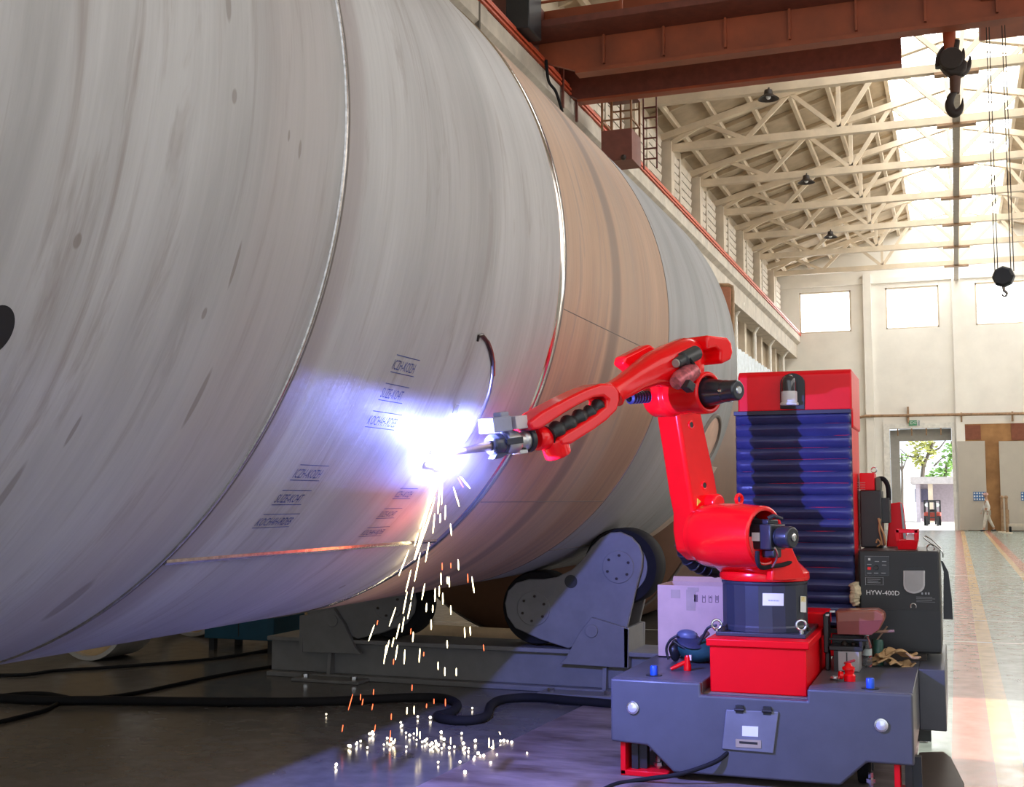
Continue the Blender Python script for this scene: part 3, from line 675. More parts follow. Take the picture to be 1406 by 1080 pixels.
a, b = on(280, 890, 'y', 10.35), on(376, 855, 'y', 10.35)
t = thing('blue_cabinet', 'dark teal blue steel cabinet on short legs under the tank', 'cabinet', ((a.x + b.x) / 2, 10.6, 0))
MB().bb(a.x, b.x, 10.35, 10.95, .12, .78).build('body', mat('teal_blue_paint', (.008, .06, .10), .45), t, bevel=.008)
m = MB(); m.bb((a.x + b.x) / 2 - .005, (a.x + b.x) / 2 + .005, 10.345, 10.35, .15, .75); m.build('door_gap', BLK, t, smooth=0)
for x in (a.x + .06, b.x - .06):
    for y in (10.42, 10.88): MB().bb(x - .03, x + .03, y - .03, y + .03, 0, .12).build('leg', BLK, t, smooth=0)
def spline(pts, n=8):
    pts = [V(p) for p in pts]; out = []
    for i in range(len(pts) - 1):
        a, b, c, d = pts[max(i - 1, 0)], pts[i], pts[i + 1], pts[min(i + 2, len(pts) - 1)]
        for k in range(n):
            t = k / n; out.append(.5 * (2 * b + (c - a) * t + (2 * a - 5 * b + 4 * c - d) * t * t + (3 * b - a - 3 * c + d) * t ** 3))
    return out + [pts[-1]]
def hose(px, r, name, lab, cat, z=None, m=RUB, grp=None):
    pts = [on(u, v, 'z', r) for u, v in px]
    return tag(MB().tube(spline(pts), r, 10).build(name, m), lab, cat, grp)
hose([(-40, 955), (60, 961), (140, 961), (300, 963), (420, 963), (500, 960), (565, 957), (608, 958), (628, 967), (618, 978), (600, 983), (620, 988), (650, 988), (668, 982), (674, 968), (690, 960), (730, 957), (780, 961), (840, 966)], .032, 'welding_hose', 'thick black hose snaking across the floor with an S bend before the roller stand', 'hose')
hose([(-40, 962), (20, 954), (60, 953), (95, 959)], .022, 'power_cable', 'black cable looping beside the thick hose at the far left', 'cable')
hose([(-40, 1000), (10, 988), (60, 975), (92, 962), (180, 952), (300, 927), (402, 910)], .014, 'power_cable', 'thin cable crossing the thick hose and running to the roller stand', 'cable')
hose([(-40, 926), (30, 926), (80, 920), (160, 915), (300, 903), (402, 886)], .014, 'power_cable', 'thin cable lying farthest back on the floor under the tank', 'cable')
# ------------------------------------------------------------------ overhead crane
YB1, YC1 = 21.36, 22.97; GZ = 9.6
crane = thing('overhead_crane', 'rust-orange overhead travelling crane with double girders and railing near the roof', 'crane', (.3, 22, 9.87))
zt = on(900, 39, 'y', YB1).z; x0 = on(799, 99, 'y', YB1).x; xe = on(740, 80, 'y', YB1).x
m = MB(); m.prism([(x0, YB1, GZ), (XR - .6, YB1, GZ), (XR - .6, YB1, 10.9), (xe, YB1, 10.9), (xe, YB1, GZ + .32)], (0, .10, 0)); m.build('girder', ORANGE, crane, smooth=0)
m = MB(); m.prism([(x0 - .1, YB1 - .12, GZ - .05), (XR - .6, YB1 - .12, GZ - .05), (XR - .6, YB1 - .12, GZ + .02), (x0 - .1, YB1 - .12, GZ + .02)], (0, .30, 0)); m.build('bottom_flange', ORANGE, crane, smooth=0)
for k in range(13):
    x = -6.0 + 1.15 * k; MB().bb(x - .02, x + .02, YB1 - .07, YB1, GZ + .1, zt).build('stiffener', ORANGE, crane, smooth=0)
zw = zt + .13
MB().bb(xe - .2, XR - .6, YB1 - .75, YB1, zt, zt + .05).bb(xe - .2, XR - .6, YB1 - .8, YB1 - .75, zt, zw).build('walkway', BROWNR, crane, smooth=0)
for k in range(9):
    x = xe + .15 + 1.7 * k; MB().bb(x - .025, x + .025, YB1 - .8, YB1 - .75, zw, zw + 1.05).build('rail_post', ORANGE, crane, smooth=0)
for dz in (.35, .7, 1.05): MB().bb(xe - .2, XR - .6, YB1 - .79, YB1 - .76, zw + dz - .02, zw + dz + .02).build('handrail', ORANGE, crane, smooth=0)
c0 = on(795, 135, 'y', YC1).x; c1 = on(1238, 92, 'y', YC1).x; cc = on(765, 112, 'y', YC1).x
MB().prism([(c0, YC1, GZ + .03), (c1, YC1, GZ + .03), (c1, YC1, 10.9), (cc, YC1, 10.9), (cc, YC1, GZ + .32)], (0, .14, 0)).build('girder', BROWNR, crane, smooth=0)  # ends early: its shape imitates skylight glare washing the girder out
MB().bb(c0 - .02, c1, YC1 - .06, YC1 + .2, GZ - .02, GZ + .03).build('bottom_flange', ORANGE, crane, smooth=0)
MB().bb(XB - .62, XB - .12, YB1 - 1.2, YC1 + 2.0, 10.1, 10.75).build('end_carriage', BROWNR, crane, bevel=.02)
for y in (YB1 - .8, YC1 + 1.5):
    MB().cyl((XB - .45, y, 10.11), (XB - .25, y, 10.11), .25, seg=24).build('wheel', FSTEEL, crane)
MB().bb(XB - .1, XB + .35, YB1 - 1.6, YB1 - .9, 9.95, 10.9).build('motor_box', BLK, crane, bevel=.02)
MB().bb(XB - .11, XB + .1, YB1 - .7, YB1 + 1.5, 10.4, 10.9).build('collector_plate', BROWNR, crane, smooth=0)
for y in (YC1 - .6, YC1 + .35): MB().bb(XB + .12, XB + .17, y - .03, y + .03, 9.3, 10.5).build('collector_arm', BROWNR, crane, smooth=0)
MB().tube(spline([(XB + .2, YB1 - .2, 9.85), (XB + .15, YB1 + .1, 9.55), (XB + .22, YB1 + .35, 9.4), (XB + .2, YB1 + .8, 9.15)]), .03, 8).build('collector_cable', RUB, crane)
# trolley above the hooks
hx = on(1311, 90, 'y', 22.4).x
a = on(1344, 57, 'y', YC1 + .3)
MB().bb(a.x, a.x + 2.4, YB1 - .35, YC1 + .3, a.z, a.z + .9).build('trolley', ORANGE, crane, bevel=.02)
MB().cyl((hx - .08, 21.95, GZ + .9), (hx - .08, 21.95, 9.35), .13, .10, 12).build('hoist_column', ORANGE, crane)
# cab
YCB = 23.6
a, b2 = on(825, 140, 'y', YCB), on(868, 218, 'y', YCB)
cab = thing('crane_cab', 'small maroon operator cab with barred windows hanging under the crane', 'crane cab', ((a.x + b2.x) / 2, YCB + .4, b2.z))
zm = on(845, 178, 'y', YCB).z
MB().prism([(a.x, YCB, zm), (a.x, YCB, b2.z + .2), (a.x + .15, YCB, b2.z), (b2.x, YCB, b2.z), (b2.x, YCB, zm)], (0, .75, 0)).build('cab_body', mat('cab_maroon', (.20, .065, .045), .6), cab, bevel=.01)
g = MB()
for x in (a.x + .02, (a.x + b2.x) / 2 - .1, b2.x - .02):
    for y in (YCB + .02, YCB + .73): g.bb(x - .02, x + .02, y - .02, y + .02, zm, a.z + .15)
for z in (zm + .22, a.z): 
    for y in (YCB + .02, YCB + .73): g.bb(a.x, b2.x, y - .015, y + .015, z - .015, z + .015)
g.bb(a.x, a.x + .03, YCB, YCB + .75, zm + .2, zm + .23).bb(b2.x - .03, b2.x, YCB, YCB + .75, zm + .2, zm + .23).build('window_frame', mat('cab_frame_orange', (.32, .16, .07), .6), cab, smooth=0)
MB().bb(a.x, b2.x, YCB, YCB + .75, a.z + .15, a.z + .22).build('cab_roof', BROWNR, cab, smooth=0)
g = MB()
for x in (b2.x + .12, b2.x + .4): g.bb(x - .015, x + .015, YCB + .5, YCB + .53, b2.z - .1, a.z + .3)
for k in range(6): g.bb(b2.x + .12, b2.x + .4, YCB + .5, YCB + .53, b2.z + .1 + .22 * k, b2.z + .13 + .22 * k)
g.build('ladder', BROWNR, cab, smooth=0)
p = on(856, 216, 'y', YCB - .05); MB().ball(p, .06, 12).build('horn', FSTEEL, cab)
# main hook
HY = 21.95
def hp(u, v): return on(u, v, 'y', HY)
hk = thing('crane_hook', 'big dark double crane hook with a smaller hook below, hanging before the skylight', 'crane hook', hp(1310, 160))
m = MB(); m.prism([hp(u, v) + V((0, -.13, 0)) for u, v in ((1289, 85), (1294, 98), (1303, 106), (1320, 106), (1327, 98), (1329, 88), (1318, 78), (1305, 72), (1296, 70))], (0, .26, 0)); m.build('sheave_block', FSTEEL, hk, bevel=.05, seg=3)
m = MB().cyl(hp(1306, 84) + V((0, -.17, 0)), hp(1306, 84) + V((0, .17, 0)), .2, seg=32); m.build('sheave', FSTEEL, hk, bevel=.02)
for pts, r in (([(1292, 92), (1290, 80), (1294, 68), (1299, 60)], (.10, .10, .07, .01)), ([(1306, 84), (1308, 76), (1311, 66), (1314, 55)], (.12, .10, .07, .05)), ([(1316, 92), (1319, 84), (1322, 76), (1323, 66)], (.10, .09, .06, .01)), ([(1320, 100), (1327, 95), (1331, 86), (1332, 76)], (.09, .09, .06, .01))):
    MB().tube(spline([hp(u, v) for u, v in pts], 6), [r[0] + (r[-1] - r[0]) * (i / 18) for i in range(19)], 12).build('hook_prong', FSTEEL, hk)
MB().cyl(hp(1311.5, 104), hp(1311, 128), .1, .08, 16).build('shank', mat('brown_shank', (.09, .035, .018), .5), hk)
c = spline([hp(u, v) for u, v in ((1311, 126), (1306, 133), (1303.5, 143), (1306, 152), (1311, 156), (1317, 152), (1321, 144), (1322, 134))], 6)
MB().tube(c, [.05 + .03 * math.sin(PI * min(1, i / (len(c) - 1) * 1.1)) - .045 * max(0, i / (len(c) - 1) - .7) / .3 for i in range(len(c))], 12).build('lower_hook', FSTEEL, hk)
m = MB()
for dx in (-.1, .02): m.cyl(hp(1309, 75) + V((dx, 0, 0)), V((hp(1309, 75).x + dx, HY, GZ + .9)), .015, seg=6)
m.build('wire_rope', FSTEEL, hk)
# auxiliary hook on long ropes
HY = 21.6
c = hp(1378, 380)
ax = thing('crane_hook', 'round black hook block on long wire ropes in front of the far window', 'crane hook', hp(1379, 407))
MB().lathe([(0, -.11), (.14, -.11), (.175, -.07), (.185, 0), (.175, .07), (.14, .11), (0, .11)], c, (.2, 1, 0), 8).build('sheave_block', BLK, ax, smooth=0)
q = spline([hp(u, v) for u, v in ((1378, 394), (1379, 399), (1382.5, 402), (1381, 406), (1377.5, 406), (1375.5, 403.5))], 5)
MB().tube(q, [.03 * (1 - .6 * i / (len(q) - 1)) for i in range(len(q))], 8).build('hook', mat('worn_hook_steel', (.3, .27, .24), .4, .6), ax)
for u in (1366, 1370, 1388, 1392):
    p = hp(u, 372); MB().cyl(p, V((p.x, HY, GZ + 0)), .008, seg=5).build('wire_rope', FSTEEL, ax)

# ================================================================== ROBOT CART
PLATE = mat('rusted_floor_plate', (.16, .10, .09), .5, .2, var=.5, scale=2.6, stretch=(.6, 1.6, 1), col2=(.36, .29, .29), bump=.3, bscale=9)
m = MB(); m.prism([(-2.72, 5.0, .001), (-.26, 5.0, .001), (-.26, 9.9, .001), (-2.54, 9.9, .001)], (0, 0, .006))
tag(m.build('floor_plate', PLATE, smooth=0), 'wide rusty steel plate on the floor under the robot cart', 'steel plate')
p = [on(u, v, 'z', .02) for u, v in ((1252, 1092), (1262, 1034), (1296, 1033), (1306, 1041), (1324, 1076), (1322, 1092))]
tag(MB().prism([(q.x, q.y, .008) for q in p], (0, 0, .02)).build('rubber_mat', mat('dark_brown_mat', (.055, .035, .026), .55), bevel=.006), 'dark brown rounded mat on the floor beside the right leg of the cart', 'mat')
Y0 = 6.45; ZT = .525
cart = thing('robot_cart', 'dark grey steel cart with notched top and red legs carrying the red robot', 'cart', (-1.0, 7.6, 0))
fp = [(-1.803, ZT), (-1.308, ZT), (-1.308, .462), (-.752, .462), (-.752, ZT), (-.235, ZT), (-.235, .172), (-.465, .173), (-.596, .05), (-1.46, .05), (-1.60, .18), (-1.803, .19)]
MB().prism([(x, Y0, z) for x, z in fp], (0, .06, 0)).build('front_plate', CARTG, cart, bevel=.012, seg=3)
m = MB(); m.prism([(-1.803, Y0 + .06, ZT), (-1.308, Y0 + .06, ZT), (-1.308, Y0 + .06, .462), (-.752, Y0 + .06, .462), (-.752, Y0 + .06, ZT), (-.235, Y0 + .06, ZT), (-.235, Y0 + .06, .2), (-1.803, Y0 + .06, .2)], (0, 2.2, 0))
m.build('bed', CARTG, cart, bevel=.006)
MB().bb(-.236, -.09, 7.42, 8.71, .18, ZT).build('side_box', CARTG, cart, bevel=.006)
MB().bb(-1.3, -.76, Y0 + .061, 7.9, .463, .467).build('notch_liner', mat('dusty_bed', (.20, .16, .14), .8), cart, smooth=0)
for x in (-1.757, -.335):
    o = MB().bb(x, x + .028, Y0 + .03, Y0 + .20, .012, .24).bb(x, x + .26 if x < -1 else x + .075, Y0 + .03, Y0 + .20, .008, .036).build('leg', REDM, cart, bevel=.003)
    MB().bb(x + .05, x + .085, Y0 + .08, Y0 + .2, .036, .22).bb(x + .06, x + .13, Y0 + .1, Y0 + .16, .037, .2).build('slide', BLK, o, smooth=0)
    bx = x + .185 if x < -1 else x - .12
    MB().cyl((bx, Y0 + .13, .02), (bx, Y0 + .13, .10), .014, seg=6).cyl((bx, Y0 + .13, .05), (bx, Y0 + .13, .07), .026, seg=6).build('levelling_bolt', STEEL, o)
for x, y in ((-1.5, 6.75), (-.5, 6.75), (-1.5, 8.4), (-.5, 8.4)):
    o = MB().cyl((x - .03, y, .098), (x + .03, y, .098), .09, seg=28).build('caster_wheel', RUB, cart, bevel=.008)
    MB().bb(x - .05, x + .05, y - .06, y + .06, .17, .2).bb(x - .05, x - .04, y - .03, y + .03, .08, .18).bb(x + .04, x + .05, y - .03, y + .03, .08, .18).build('fork', BLK, o, smooth=0)
MB().bb(-.27, -.19, 8.0, 8.1, .01, .2).build('outrigger', BLK, cart, smooth=0)
for u, v in ((869, 971), (1210, 995)):
    p = on(u, v, 'y', Y0)
    o = MB().lathe([(.0, .012), (.026, .012), (.034, .010), (.036, 0), (.0, 0)], p, (0, -1, 0), 28).build('lamp', STEEL, cart)
    MB().lathe([(.0, .020), (.012, .019), (.024, .013), (.024, .0125)], p, (0, -1, 0), 20).build('lens', mat('clear_lens', (.8, .82, .85), .12, .4), o)
YP = Y0 - .012
pp = [on(u, v, 'y', YP) for u, v in ((997, 974), (1069, 977), (1062, 1034), (991, 1028))]
pan = MB().prism([q + V((0, 0, 0)) for q in pp], (0, .011, 0)).build('access_panel', mat('panel_grey', (.17, .175, .20), .45), cart, bevel=.004)
def quad(u0, v0, u1, v1, y, name, m, par, t=.002):
    a, b, c, d = [on(u, v, 'y', y) for u, v in ((u0, v0), (u1, v0 + (u1 - u0) * .055), (u1, v1 + (u1 - u0) * .055), (u0, v1))]
    return MB().prism([a, b, c, d], (0, t, 0)).build(name, m, par, smooth=0)
quad(1019, 996, 1041, 1010, YP - .003, 'paper_label', WHITE, pan)
o = quad(1010, 1014, 1045, 1025, YP - .003, 'name_plate', mat('bronze_plate', (.50, .42, .33), .4, .5), pan)
m = MB(); q = on(1015, 1017, 'y', YP - .0045); q2 = on(1040, 1022, 'y', YP - .0045); m.bb(q.x, q2.x, q.y, q.y + .001, q2.z, q.z); m.build('engraved_line', BLK, o, smooth=0)
for u, v in ((1015, 974), (1053, 976)):
    q = on(u, v, 'y', YP - .006)
    MB().cyl(q - V((.025, 0, 0)), q + V((.025, 0, 0)), .008, seg=10).bb(q.x - .02, q.x + .02, YP - .002, YP + .012, q.z - .02, q.z + .022).build('hinge', BLK, pan)
for u, v in ((898, 927), (1195, 945)):
    q = on(u, v, 'z', ZT)
    o = MB().lathe([(0, 0), (.045, 0), (.045, .004), (0, .004)], q, (0, 0, 1), 20).build('socket_ring', BLK, cart)
    MB().lathe([(.0, .002), (.021, .002), (.021, .05), (.018, .054), (0, .055)], q, (0, 0, 1), 24).build('blue_plug', BLUE, cart)
# cable from the access panel
c = spline([on(1002, 1030, 'y', YP + .03), on(985, 1044, 'y', YP - .02), on(955, 1056, 'y', YP - .06), on(925, 1064, 'y', YP - .08), on(895, 1068, 'z', .03), on(868, 1072, 'z', .012), on(840, 1078, 'z', .012), on(800, 1100, 'z', .012)])
tag(MB().tube(c, .012, 10).build('power_cable', RUB), 'black cable coming out under the access panel of the cart and trailing along its front', 'cable')
# ================================================================== WELDING ROBOT
BX, BY = -1.03, 6.92
TIP = cp(-33.5, 5.03, .012)
F = V((TIP.x + .10 - BX, TIP.y - .03 - BY, 0)).normalized(); S = V((-F.y, F.x, 0))
if S.x < 0: S = -S
Z = V((0, 0, 1)); B0 = V((BX, BY, 0))
def AP(u, v, s=0.):
    d = ray(u, v); P0 = B0 + S * s
    return CAM + d * ((P0 - CAM).dot(S) / d.dot(S))
rob = thing('welding_robot', 'glossy red six-axis welding robot on a red pedestal reaching to the arc', 'robot', (BX, BY, .4671))
RP = REDM
o = MB().bb(-1.275, -.765, 6.555, 7.62, .4675, .715).build('pedestal', mat('pedestal_red', (.86, .001, .008), .4, var=.03, spec=.2), rob, bevel=.006)
MB().bb(-1.292, -.748, 6.538, 7.65, .712, .752).build('pedestal_lip', bpy.data.materials['pedestal_red'], o, bevel=.006)
MB().bb(-.90, -.735, 7.30, 7.62, .752, .84).build('rear_block', bpy.data.materials['pedestal_red'], o, bevel=.01)
MB().bb(BX - .235, BX + .25, 6.68, 7.4, .752, .775).build('base_flange', NAVY, rob, bevel=.004)
base = MB().lathe([(0, .774), (.24, .774), (.24, .80), (.235, .81), (.235, 1.03), (.24, 1.035), (.24, 1.048), (0, 1.048)], (BX, BY, 0), Z, 20).build('base', NAVY, rob, smooth=15, bevel=.004)
for u, v in ((1100, 858), (984, 857)):
    q = on(u, v, 'y', 6.72); MB().torus(q + V((0, 0, .0)), (.3, -1, 0), .026, .007, 20, 8).cyl((q.x, q.y, .774), (q.x, q.y, q.z - .024), .013, seg=10).build('eyebolt', STEEL, rob)
m = MB()
for k in range(10):
    a = -PI * (k + .5) / 10; q = V((BX + .245 * math.cos(a), BY + .2 * math.sin(a), .775))
    if abs(q.y - 6.72) < .2: m.cyl(q, q + V((0, 0, .018)), .012, seg=6)
m.cyl((BX - .2, 6.71, .775), (BX - .2, 6.71, .8), .014, seg=6); m.build('flange_bolt', FSTEEL, rob)
def curved_label(u0, v0, u1, v1, name, mt, lines=0):
    """label wrapped on the round base"""
    def w(u, v):
        d = ray(u, v); ox, oy = CAM.x - BX, CAM.y - BY; r = .2375
        b = ox * d.x + oy * d.y; a = d.x ** 2 + d.y ** 2; t = (-b - math.sqrt(max(0, b * b - a * (ox * ox + oy * oy - r * r)))) / a
        return CAM + d * t
    n = 8; vs = []
    for i in range(n + 1):
        u = u0 + (u1 - u0) * i / n; vs += [w(u, v0 + i * .06), w(u, v1 + i * .06)]
    return MB().add(vs, [(2 * i, 2 * i + 2, 2 * i + 3, 2 * i + 1) for i in range(n)]).build(name, mt, base, smooth=0)
curved_label(1047, 814, 1076, 831, 'paper_label', WHITE)
curved_label(1055, 823, 1070, 825, 'label_print', GREY)
curved_label(1099, 818, 1107, 840, 'warning_label', WHITE); curved_label(1099.5, 818.5, 1106.5, 826, 'warning_strip', YEL)
# turret
tz = 1.05
tur = MB().lathe([(0, tz), (.246, tz), (.250, tz + .02), (.246, tz + .045), (.215, tz + .075), (.17, tz + .12), (.0, tz + .12)], (BX, BY, 0), Z, 48).build('turret', RED, rob, bevel=.004)
J2 = AP(1004, 735, 0)
def fz(p): return (p - B0).dot(F), p.z
def ap(f, s, z): return B0 + F * f + S * s + Z * z
f2, z2 = fz(J2)
def loft(secs, axis_o, a, b, c, n=24, e=2.6):
    """rounded-rectangle loft: secs of (t, cb, cc, hb, hc) along a, half sizes along b and c"""
    rs = []
    for t, cb, cc, hb, hc in secs:
        r = []
        for i in range(n):
            q = 2 * PI * i / n; x, y = math.cos(q), math.sin(q)
            k = (abs(x) ** e + abs(y) ** e) ** (-1 / e)
            r.append(V(axis_o) + a * t + b * (cb + hb * x * k) + c * (cc + hc * y * k))
        rs.append(r)
    return rs
m = MB().rings(loft([(tz + .04, 0, .02, .23, .2), (tz + .10, 0, f2 * .5, .22, .17), (z2 - .10, 0, f2, .22, .13), (z2, 0, f2, .22, .12)], B0, Z, S, F))
m.build('turret_neck', RED, tur)
dr = MB().lathe([(.0, -.235), (.13, -.235), (.145, -.225), (.15, -.19), (.172, -.16), (.178, -.05), (.176, .08), (.168, .17), (.165, .225), (.150, .235), (.138, .23), (.134, .10), (0, .10)], J2, S, 48).build('shoulder_drum', RED, rob, bevel=.003)
MB().lathe([(.133, .105), (.132, .11), (0, .11)], J2, S, 40).build('drum_interior', BLK, dr)
MB().prism([AP(u, v, .2) for u, v in ((1056, 752), (1068, 744), (1076, 746), (1098, 795), (1050, 797))], S * .05).build('rib', RED, tur, bevel=.012, seg=3)
q = AP(1015, 694, 0); MB().torus(q + Z * .035, S, .026, .010, 20, 8).cyl(q - Z * .03, q + Z * .012, .016).build('lifting_eye', RED, dr)
mo = MB().cyl(J2 + S * .11, J2 + S * .17, .10).build('motor_flange', BLKM, rob, bevel=.004)
R3 = Matrix((F, S, Z)).transposed()
MB().box(J2 + S * .24, (.135, .15, .135), R3).box(J2 + S * .22 + Z * .078, (.09, .13, .03), R3).box(J2 + S * .27 - Z * .085, (.07, .08, .05), R3).build('servo_motor', BLKM, mo, bevel=.008)
MB().box(J2 + S * .22 - F * .0 + Z * .0 - F * -.069, (.004, .05, .045), R3).build('motor_label', WHITE, mo)
MB().lathe([(0, .315), (.052, .315), (.052, .33), (.058, .335), (.058, .40), (.05, .41), (.022, .41), (.022, .416), (0, .416)], J2, S, 32).build('encoder_cap', BLKM, mo, bevel=.003)
MB().lathe([(0, .417), (.020, .417), (.014, .421), (0, .421)], J2, S, 20).build('encoder_badge', STEEL, mo)
for k, (a, b, c) in enumerate((((1055, 712), (1062, 708), (1074, 712)), ((1072, 742), (1082, 741), (1092, 745)))):
    MB().tube([AP(*a, .3), AP(*b, .32), AP(*c, .34)], [.014, .012, .009], 8).build('connector', BLK, mo)
MB().tube(spline([AP(1040, 757, .27), AP(1040, 768, .28), AP(1043, 777, .28), AP(1050, 779, .28), AP(1060, 777, .28), AP(1075, 775, .26), AP(1090, 769, .22), AP(1096, 765, .15)]), .0125, 8).build('motor_cable', RUB, rob)
MB().tube(spline([AP(1064, 752, .38), AP(1067, 760, .36), AP(1065, 770, .33), AP(1060, 778, .3)]), .006, 8).build('signal_cable', STEEL, rob)
# upper arm : slab on the far side of the drum
SA, SB = -.235, -.40
ua = [(951, 762), (944, 745), (944, 720), (941, 697), (926, 610), (915, 560), (906, 532)]
ub = [(948, 531), (958, 556), (968, 600), (981, 655), (987, 685), (986, 712), (984, 745), (972, 762)]
off = AP(944, 700, SB) - AP(968, 700, SA) ; off = off - S * off.dot(S)
def shift(u, v): return AP(u + 24, v, SA)
side = [(972, 771), (957, 757), (953, 730), (953, 705), (948, 680), (938, 615), (929, 560), (927, 538), (935, 525), (950, 528), (960, 545), (963, 562), (972, 605), (983, 655), (988, 685), (988, 715), (989, 748), (983, 766)]
arm = MB().prism([AP(u, v, SA) for u, v in side], S * (SB - SA)).build('upper_arm', RED, rob, bevel=.022, seg=4)
for u, v in ((949, 583), (967, 666)):
    q = AP(u, v, SA); o = MB().torus(q + S * .001, S, .021, .006, 24, 8).build('hole_rim', RED, arm); MB().cyl(q, q + S * .003, .019, seg=24).build('bolt_hole', BLK, o)
MB().prism([AP(u, v, SA + .002) for u, v in ((957, 684), (962, 688), (957, 694))], S * .003).build('warning_triangle', YEL, arm, smooth=0)
q = AP(975, 690, SA); MB().cyl(q - S * .06, q + S * .07, .052, seg=28).build('counterweight_boss', RED, arm, bevel=.014, seg=3)
q = AP(943, 566, SA); MB().box(q + S * .01, (.05, .04, .022), R3).build('stop_block', RED, arm, bevel=.004)
# elbow
J3 = AP(946, 541, 0)
el = MB().lathe([(0, -.25), (.10, -.25), (.112, -.23), (.115, -.12), (.10, -.10), (.105, .05), (.112, .07), (.112, .135), (.10, .145), (.088, .14), (.085, .09), (0, .09)], J3, S, 40).build('elbow_housing', RED, rob, bevel=.003)
em = MB().lathe([(0, .09), (.08, .09), (.078, .12), (.062, .22), (.056, .245), (0, .245)], J3, S, 32).build('elbow_motor', BLKM, rob)
MB().lathe([(0, .243), (.058, .243), (.058, .26), (.054, .27), (.054, .325), (.046, .335), (0, .335)], J3, S, 32).build('encoder_cap', BLKM, em, bevel=.003)
MB().lathe([(0, .336), (.022, .336), (.018, .341), (0, .341)], J3, S, 20).build('encoder_badge', STEEL, em)
for a in (0, 2.1, 4.2): 
    q = J3 + (F * math.cos(a) + Z * math.sin(a)) * .058 + S * .25; MB().cyl(q, q + S * .02, .008, seg=6).build('motor_bolt', STEEL, em)
# J3 gearbox cover, front of the elbow
ga, gb = AP(927, 526, .12), AP(952, 508, .12)
MB().tube([ga, ga * .75 + gb * .25, gb * .6 + ga * .4, gb], [.036, .05, .052, .046], 24).build('gearbox_cover', mat('scuffed_pink_red', (.50, .12, .14), .3, .3, var=.5, scale=40), el, bevel=.004)
q = AP(945, 530, .17); MB().box(q, (.055, .05, .05), R3 @ _rot('Y', -25)).build('terminal_box', BLK, el, bevel=.006)
MB().torus(J3 + S * .10, S, .092, .008, 32, 6, .3, 4.0).build('elbow_cable', mat('white_cable', (.6, .58, .6), .4), el)
# forearm
def fsec(top, bot, hs, s0=0.):
    a, b = AP(*top, 0), AP(*bot, 0); c = (a + b) / 2; h = (a - b) / 2; r = []
    for i in range(28):
        q = 2 * PI * i / 28; x, y = math.cos(q), math.sin(q); k = (abs(x) ** 2.8 + abs(y) ** 2.8) ** (-1 / 2.8)
        r.append(c + S * (s0 + hs * x * k) + h * y * k)
    return r
fa = MB().rings([fsec((955, 474), (957, 512), .05), fsec((948, 466), (952, 528), .085), fsec((935, 464), (938, 532), .10), fsec((915, 472), (917, 531), .10), fsec((890, 485), (896, 530), .085), fsec((868, 502), (876, 537), .066), fsec((850, 516), (860, 546), .06), fsec((839, 523), (851, 551), .058), fsec((830, 527), (848, 558), .064)]).build('forearm', RED, rob, bevel=.004)
MB().prism([AP(u, v, -.09) for u, v in ((856, 499), (858, 489), (892, 472), (902, 478), (905, 490), (872, 512))], S * -.08).build('side_housing', RED, fa, bevel=.014, seg=3)
MB().prism([AP(u, v, -.06) for u, v in ((938, 464), (966, 467), (972, 474), (974, 487), (971, 497), (959, 503), (955, 498), (957, 486), (950, 480), (938, 484))], S * .17).build('rear_cover', RED, fa, bevel=.014, seg=3)
q0, q1 = AP(929, 498, .115), AP(956, 484, .10)
o = MB().tube([q0, q0 * .72 + q1 * .28, q0 * .7 + q1 * .3, q1], [.026, .030, .040, .040], 20).build('wrist_motor', mat('grey_black_motor', (.045, .047, .05), .4), rob, bevel=.004)
MB().tube([q0 + (q0 - q1) * .06, q0 + (q1 - q0) * .05], .022, 16).build('encoder_cap', mat('beige_cap', (.4, .36, .30), .5), o)
MB().tube([AP(945, 492, .14), AP(952, 500, .14), AP(947, 512, .14)], .012, 8).build('motor_cable', RUB, o)
m = MB()
for k in range(13):
    t = k / 12; q = AP(912 - 46 * t, 543 + 3 * t, -.2); d = (AP(866, 546, -.2) - AP(912, 543, -.2)).normalized(); m.lathe([(.022, -.012), (.034, -.004), (.034, .004), (.022, .012)], q, d, 16)
m.build('bellows_hose', mat('blue_black_bellows', (.02, .022, .07), .35), rob)
# wrist fork
fk = [(727, 579), (744, 565), (764, 554), (785, 543), (806, 533), (826, 526), (841, 526), (851, 536), (852, 550), (848, 563), (834, 577), (816, 590), (800, 600), (786, 609), (772, 612), (768, 602), (778, 594), (798, 582), (818, 569), (832, 558), (835, 549), (829, 544), (815, 546), (795, 556), (776, 567), (758, 579), (742, 589), (731, 591)]
wr = MB().prism([AP(u, v, .07) for u, v in fk], S * -.14).build('wrist_fork', RED, rob, bevel=.014, seg=3)
wn = (AP(840, 538, 0) - AP(735, 600, 0)).normalized(); wu = S.cross(wn); wu = wu if wu.z > 0 else -wu
q = AP(764, 617, 0); MB().lathe([(0, -.035), (.058, -.035), (.066, -.028), (.066, .05), (.058, .06), (0, .06)], q, wu, 32).build('wrist_pivot_cap', RED, wr, bevel=.004)
MB().box(AP(738, 580, 0) + wu * .012, (.09, .10, .01), Matrix((wn, S, wu)).transposed()).build('cover_plate', BLK, wr, bevel=.003)
m = MB(); pts = spline([AP(u, v, .02) for u, v in ((836, 549), (824, 556), (812, 566), (798, 572), (782, 581), (766, 590), (752, 598))], 5)
m.tube(pts, [.030 + .010 * math.sin(i * 1.3) + .012 * i / len(pts) for i in range(len(pts))], 14); m.build('cable_sleeve', mat('crumpled_black_sleeve', (.022, .024, .026), .45, bump=.5, bscale=25), rob)
w0, w1 = AP(752, 600, 0), AP(662, 612, 0); ax = (w1 - w0).normalized()
